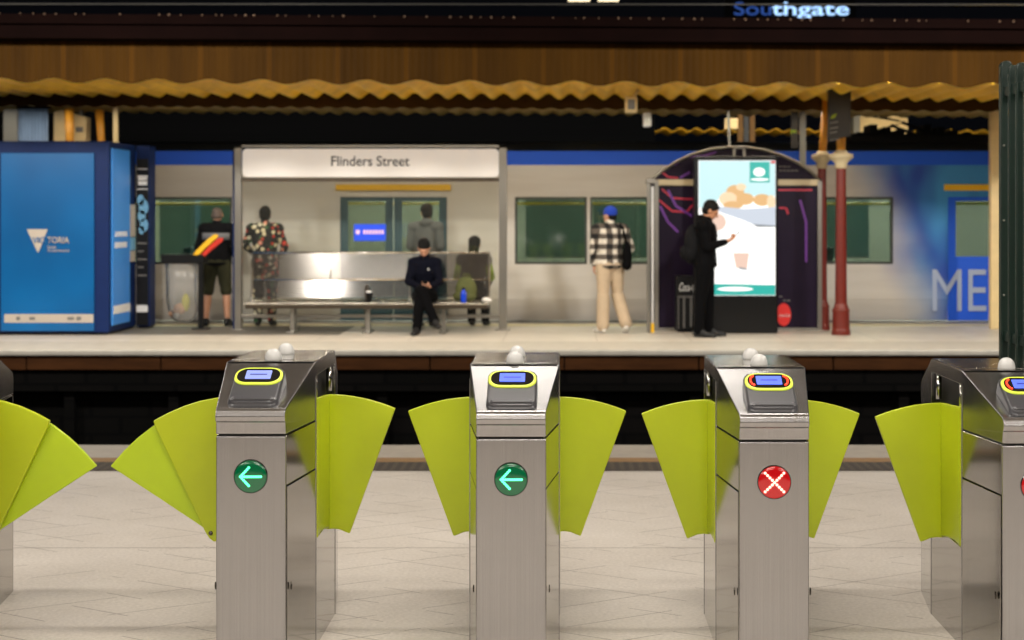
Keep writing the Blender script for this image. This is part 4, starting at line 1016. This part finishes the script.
    b.fuse(botname, bottom, t, .011, 4)
    for s in ('L', 'R'):
        b = MB(); A, T = V['a' + s], V['t' + s]; dd = (T - A); dd2 = Vector((dd.x, dd.y, dd.z)); 
        sole = A + Vector((0, 0, -.045)); heel = A - Vector((dd.x, dd.y, 0)).normalized() * .035 + (Vector((0, 0, -.045)))
        b.cap(heel, T, .04, .034); b.cap(A + Vector((0, 0, .0)), heel.lerp(T, .6), .05, .043); b.ball(T + dd.normalized() * .02, .043, .043, .03)
        b.fuse('shoe', shoem, t, .009, 3)
    return t
def bagpack(loc, rz, sc, m, label, w=.15, hgt=.24, d=.09, cz_=1.24):
    t = thing('backpack', label, 'backpack', loc, rz); t.scale = (sc,) * 3
    b = MB().ball((0, .06, cz_), w, d, hgt, sub=3).ball((0, .09, cz_ - .1), w * .95, d * .9, hgt * .6, sub=3).ball((0, .05, cz_ + .1), w * .85, d * .8, hgt * .5, sub=3)
    b.fuse('bag_body', m, t, .012, 2); MB().ball((0, .06 + d, cz_ - .11), w * .7, .05, hgt * .35, sub=3).build('front_pocket', m, t, smooth=True)
    for s in (-1, 1): MB().tube([(s * w * .6, .04, cz_ + hgt * .8), (s * w * .75, -.06, cz_ + hgt * .88), (s * w * .85, -.19, cz_ + .06), (s * w * .9, -.12, cz_ - .16), (s * w * .8, .02, cz_ - .2)], .014, 8).build('strap', M['black_cloth'], t, smooth=True)
    return t
def at(px, Y): return (PX(px, Y), Y, 0)
PI = math.pi
# 1 man in shorts, back to us
person('man in black jacket and olive shorts standing beside the bin, back turned', at(217, 24.55), PI, 1.0,
    dict(wL=(.16, -.18, 1.02), wR=(-.16, -.18, 1.02), eL=(.27, .04, 1.14), eR=(-.27, .04, 1.14), kL=(.13, -.01, .5), kR=(-.13, -.01, .5), aL=(.155, .02, .09), aR=(-.155, .02, .09), tL=(.2, -.14, .03), tR=(-.2, -.14, .03), hdL=(-.6, -.5, .1), hdR=(.6, -.5, .1)),
    M['skin_light'], M['charcoal_cloth'], M['olive_cloth'], M['hair_grey'], M['shoe_black'], legs='shorts', hair='bald', botname='shorts', bulk=1.18, band=M['grey_band'])
# 2 floral
person('person in black floral shirt behind the end of the steel bench, back turned', at(265, 24.6), PI + .1, 1.0,
    dict(wL=(.14, -.2, 1.02), wR=(-.2, -.1, .98), eL=(.29, .0, 1.16), eR=(-.29, .03, 1.14), hdL=(-.6, -.5, .1), hdR=(.3, -.5, -.3)),
    M['skin_mid'], M['floral'], M['floral'], M['hair_black'], M['shoe_black'], hair='short', botname='skirt', topname='shirt', bulk=1.15, legs='long')
# 3 grey jacket with backpack, looks left
yb = 24.45
person('person in grey hooded jacket with backpack standing behind the shelter glass', at(426, yb), PI - .25, 1.02,
    dict(face=(.55, -.8, -.1), wL=(.14, -.2, 1.06), wR=(-.14, -.2, 1.06), hdL=(-.6, -.5, .2), hdR=(.6, -.5, .2)),
    M['skin_light'], M['grey_cloth'], M['jeans'], M['hair_black'], M['shoe_black'], hood=True, bulk=1.0)
bagpack((PX(427, yb), yb + -.02, 0), PI - .25, 1.02, M['grey_cloth'], 'grey backpack on the person in the grey hooded jacket', cz_=1.2, w=.13, d=.06)
# 4 seated man on the bench facing us
sX, sY = PX(425, 23.15), 23.12
person('seated man in navy sweater and black trousers looking down at a phone', (sX, sY, 0), 0, 1.0,
    dict(pel=(0, .06, .50), wst=(0, .05, .64), cst=(0, -.01, .84), nck=(0, -.06, 1.02), hd=(0, -.13, 1.155), face=(0, -.72, -.69), up=(0, -.7, .7),
         sL=(.155, -.03, .95), sR=(-.155, -.03, .95), eL=(.215, -.1, .70), eR=(-.215, -.1, .70), wL=(.10, -.31, .645), wR=(-.03, -.31, .635), hdL=(-.8, -.35, .1), hdR=(.8, -.35, .1), pnL=(0, .2, 1), pnR=(0, .2, 1),
         hL=(.09, .02, .50), hR=(-.09, .02, .50), kL=(-.02, -.42, .60), kR=(-.04, -.40, .47), aL=(.17, -.46, .20), aR=(-.07, -.44, .09), tL=(.23, -.59, .13), tR=(-.10, -.60, .035), curl=.8),
    M['skin_light'], M['navy'], M['black_cloth'], M['hair_black'], M['shoe_black'], topname='sweater')
t = thing('mobile_phone', 'dark phone held in the hands of the seated man in navy', 'phone', (sX + .035, sY - .375, .68)); t.rotation_euler = (math.radians(-35), 0, 0)
MB().box(-.037, .037, -.075, .075, -.004, .004).build('phone_case', M['phone'], t, bevel=.003); MB().box(-.033, .033, -.068, .068, .0041, .0048).build('phone_screen', M['phone_lit'], t)
tag(MB().box(sX + .055, sX + .075, sY - .175, sY - .17, .86, .88).build('chest_badge', M['print_white']), 'tiny white mark on the chest of the navy sweater', 'badge')
# 5 seated person facing the train
cX, cY = PX(474, 24.15), 24.12
person('person in black jacket with yellow-green sleeves seated facing the train', (cX, cY, 0), PI - .1, 1.0,
    dict(pel=(0, .02, .50), wst=(0, .03, .64), cst=(0, .0, .86), nck=(0, -.03, 1.03), hd=(0, -.06, 1.17), face=(0, -.9, -.35),
         sL=(.18, 0, .97), sR=(-.18, 0, .97), eL=(.23, -.02, .72), eR=(-.23, -.02, .72), wL=(.14, -.25, .62), wR=(-.17, -.22, .60), hdL=(-.4, -.8, .1), hdR=(.4, -.8, .1), pnL=(0, 0, -1), pnR=(0, 0, -1),
         hL=(.09, .0, .50), hR=(-.09, .0, .50), kL=(.1, -.42, .50), kR=(-.1, -.42, .50), aL=(.1, -.44, .10), aR=(-.1, -.44, .10), tL=(.11, -.6, .04), tR=(-.11, -.6, .04)),
    M['skin_mid'], M['black_cloth'], M['black_cloth'], M['hair_black'], M['shoe_black'], hair='long')
p5 = bpy.data.objects[[o_.name for o_ in bpy.data.objects if o_.get('label', '').startswith('person in black jacket')][0]]
for s in (-1, 1): MB().cap((s * .205, 0.0, .88), (s * .245, -.0, .72), .062, .058).build('sleeve_panel', M['hivis'], p5, smooth=True)
# olive bag and bottle standing on the steel bench
t = thing('canvas_bag', 'olive canvas bag resting on the steel bench', 'bag', (PX(466, 23.2), 23.22, .416)); 
MB().ball((0, 0, .17), .15, .09, .17, sub=3).ball((-.02, 0, .08), .165, .1, .08, sub=3).ball((0, 0, .26), .12, .08, .09, sub=3).fuse('bag_body', M['olive_bag'], t, .012, 2)
MB().tube([(-.07, 0, .3), (-.04, -.02, .38), (.04, -.02, .38), (.07, 0, .3)], .011, 8).build('handle', M['olive_bag'], t, smooth=True)
t = thing('water_bottle', 'blue water bottle standing on the steel bench before the olive bag', 'bottle', (PX(463.5, 23.05), 23.06, .416))
MB().lathe([(.038, 0), (.04, .01), (.04, .12), (.034, .15), (.018, .165), (.018, .18)], n=18).build('bottle_body', M['bottle_blue'], t, smooth=True); MB().lathe([(.02, .178), (.02, .2), (.015, .205)], n=14).build('cap', M['navy'], t)
t = thing('paper_bag', 'crumpled white bag on the end of the steel bench', 'paper bag', (PX(486, 23.1), 23.1, .418))
MB().ball((0, 0, .035), .06, .05, .035, sub=2).ball((.04, -.01, .025), .045, .04, .025, sub=2).fuse('crumpled_paper', M['white_cloth'], t, .01, 1)
t = thing('drink_can', 'dark drink cup standing on the bench seat beside its armrest', 'cup', (PX(369, 23.1), 23.1, .416))
MB().lathe([(.03, 0), (.034, .01), (.04, .13), (.042, .135)], n=18).build('cup_body', M['black_metal'], t, smooth=True); MB().lathe([(.043, .134), (.043, .15), (.03, .158)], n=18).build('cup_lid', M['print_white'], t, smooth=True)
# 6 plaid man walking away
person('man in blue beanie and black and white checked shirt walking away', at(610, 23.15), PI + .25, 1.0,
    dict(face=(.5, -.8, .05), kL=(.1, .02, .5), aL=(.12, .06, .09), kR=(-.12, -.05, .51), aR=(-.18, .16, .13), tL=(.16, -.12, .03), tR=(-.2, .06, .03), wR=(-.24, -.16, 1.0), eR=(-.29, .03, 1.15), eL=(.25, .04, 1.14), wL=(.2, -.08, .92), hdR=(0, -1, 0)),
    M['skin_light'], M['plaid'], M['beige_cloth'], M['beanie'], M['shoe_white'], legs='wide', beanie=True, topname='checked_shirt', bulk=1.12)
t = thing('shoulder_bag', 'black shoulder bag on the hip of the man in the checked shirt', 'bag', (PX(627, 23.05), 23.05, 0))
MB().ball((0, 0, 1.05), .065, .12, .2, sub=3).ball((0, 0, .93), .07, .12, .08, sub=3).fuse('bag_body', M['black_cloth'], t, .012, 2); MB().tube([(0, -.05, 1.2), (-.05, -.09, 1.4), (-.09, 0, 1.49), (-.06, .06, 1.4), (0, .05, 1.2)], .013, 8).build('strap', M['black_cloth'], t, smooth=True)
# 7 man in black looking at phone, facing right
mX, mY = PX(705, 22.35), 22.35
person('man in black hooded coat looking at a phone before the bright screen', (mX, mY, 0), PI / 2 - .12, 1.045,
    dict(hd=(0, -.07, 1.585), nck=(0, -.02, 1.45), face=(0, -.86, -.5), up=(0, -.5, .86), eL=(.22, -.02, 1.13), eR=(-.22, -.04, 1.13), wL=(.10, -.26, 1.2), wR=(-.10, -.27, 1.2),
         hdL=(-.3, -.75, .35), hdR=(.3, -.75, .35), pnL=(0, -.3, 1), pnR=(0, -.3, 1), kL=(.09, -.04, .5), kR=(-.09, .05, .5), aL=(.1, -.04, .09), aR=(-.1, .08, .09), tL=(.11, -.21, .03), tR=(-.11, -.09, .03), curl=.7),
    M['skin_mid'], M['black_cloth'], M['black_cloth'], M['hair_black'], M['shoe_black'], hood=True, topname='coat', bulk=1.2)
bagpack((mX, mY, 0), PI / 2 - .12, 1.045, M['charcoal_cloth'], 'dark backpack on the man in the black hooded coat', w=.16, d=.12, cz_=1.17, hgt=.25)
bpy.data.objects['backpack.001'].location.x -= .09
t = thing('mobile_phone', 'phone held up by the man in the black hooded coat', 'phone', (mX + .40, mY - .05, 1.335)); t.rotation_euler = (0, math.radians(-50), 0)
MB().box(-.075, .075, -.037, .037, -.004, .004).build('phone_case', M['phone'], t, bevel=.003); MB().box(-.068, .068, -.033, .033, .0041, .0048).build('phone_screen', M['phone_lit'], t)

# ================================================================== lights
def area(name, loc, sx_, sy_, W, col=(1, .86, .7), rot=(0, 0, 0)):
    l = bpy.data.lights.new(name, 'AREA'); l.shape = 'RECTANGLE'; l.size = sx_; l.size_y = sy_; l.energy = W; l.color = col
    o = bpy.data.objects.new(name, l); COL.objects.link(o); o.location = loc; o.rotation_euler = rot; return o
# concourse strip lights
for i, yy in enumerate((-4, -.5, 3.2, 7.0, 10.4)):
    for xx in (-4.5, 0, 4.5):
        area('ceiling_tube', (xx, yy, 4.28), 2.6, .3, (85, 118, 138, 95, 45)[i], (1, .93, .84))
# unseen lights added over the track and behind the canopy boards
for xx in (-9, -4.6, 3.4, 7.5): area('added_front_light', (xx, 15.2, 4.6), .35, .5, 265, (1, .95, .88), (math.radians(40), 0, 0))  # added to light the far platform from the front and streak the bench
area('hidden_canopy_light', (0, 20.55, 3.205), 20, .1, 430, (1, .9, .74))
area('hidden_canopy_light', (-7.2, 23.9, 3.13), 2.6, .06, 13, (1, .9, .74))  # added to brighten the things above the blue kiosk
area('hidden_canopy_light', (-.3, 23.9, 3.095), 9.5, .06, 80, (1, .88, .7))
for xx in (-9, -5.5, -2, 1.5, 5, 8.5): area('cabin_light', (xx, TY + 1.3, 2.38), 2.6, .3, 125, (.95, 1, .88))
area('far_canopy_tube', (4, 31, 2.6), 8, .1, 60, (1, .8, .5), (math.pi, 0, 0))
wd = bpy.data.worlds.new('night'); S.world = wd; wd.use_nodes = True
wd.node_tree.nodes['Background'].inputs[0].default_value = (.002, .0022, .003, 1); wd.node_tree.nodes['Background'].inputs[1].default_value = 1

# ================================================================== camera
cd = bpy.data.cameras.new('camera'); cam = bpy.data.objects.new('camera', cd); COL.objects.link(cam); S.camera = cam
cam.location = (0, 0, EYE); cam.rotation_euler = (math.pi / 2, 0, 0)
cd.sensor_width = 36; cd.lens = F / 1024 * 36; cd.shift_x = -(VX - 512) / 1024; cd.shift_y = -(320 - VY) / 1024
cd.clip_end = 300
cd.dof.use_dof = True; cd.dof.focus_distance = 6.0; cd.dof.aperture_fstop = 4.3
vs = S.view_settings; vs.view_transform = 'Standard'; vs.look = 'None'; vs.exposure = 0; vs.gamma = 1; vs.use_curve_mapping = False
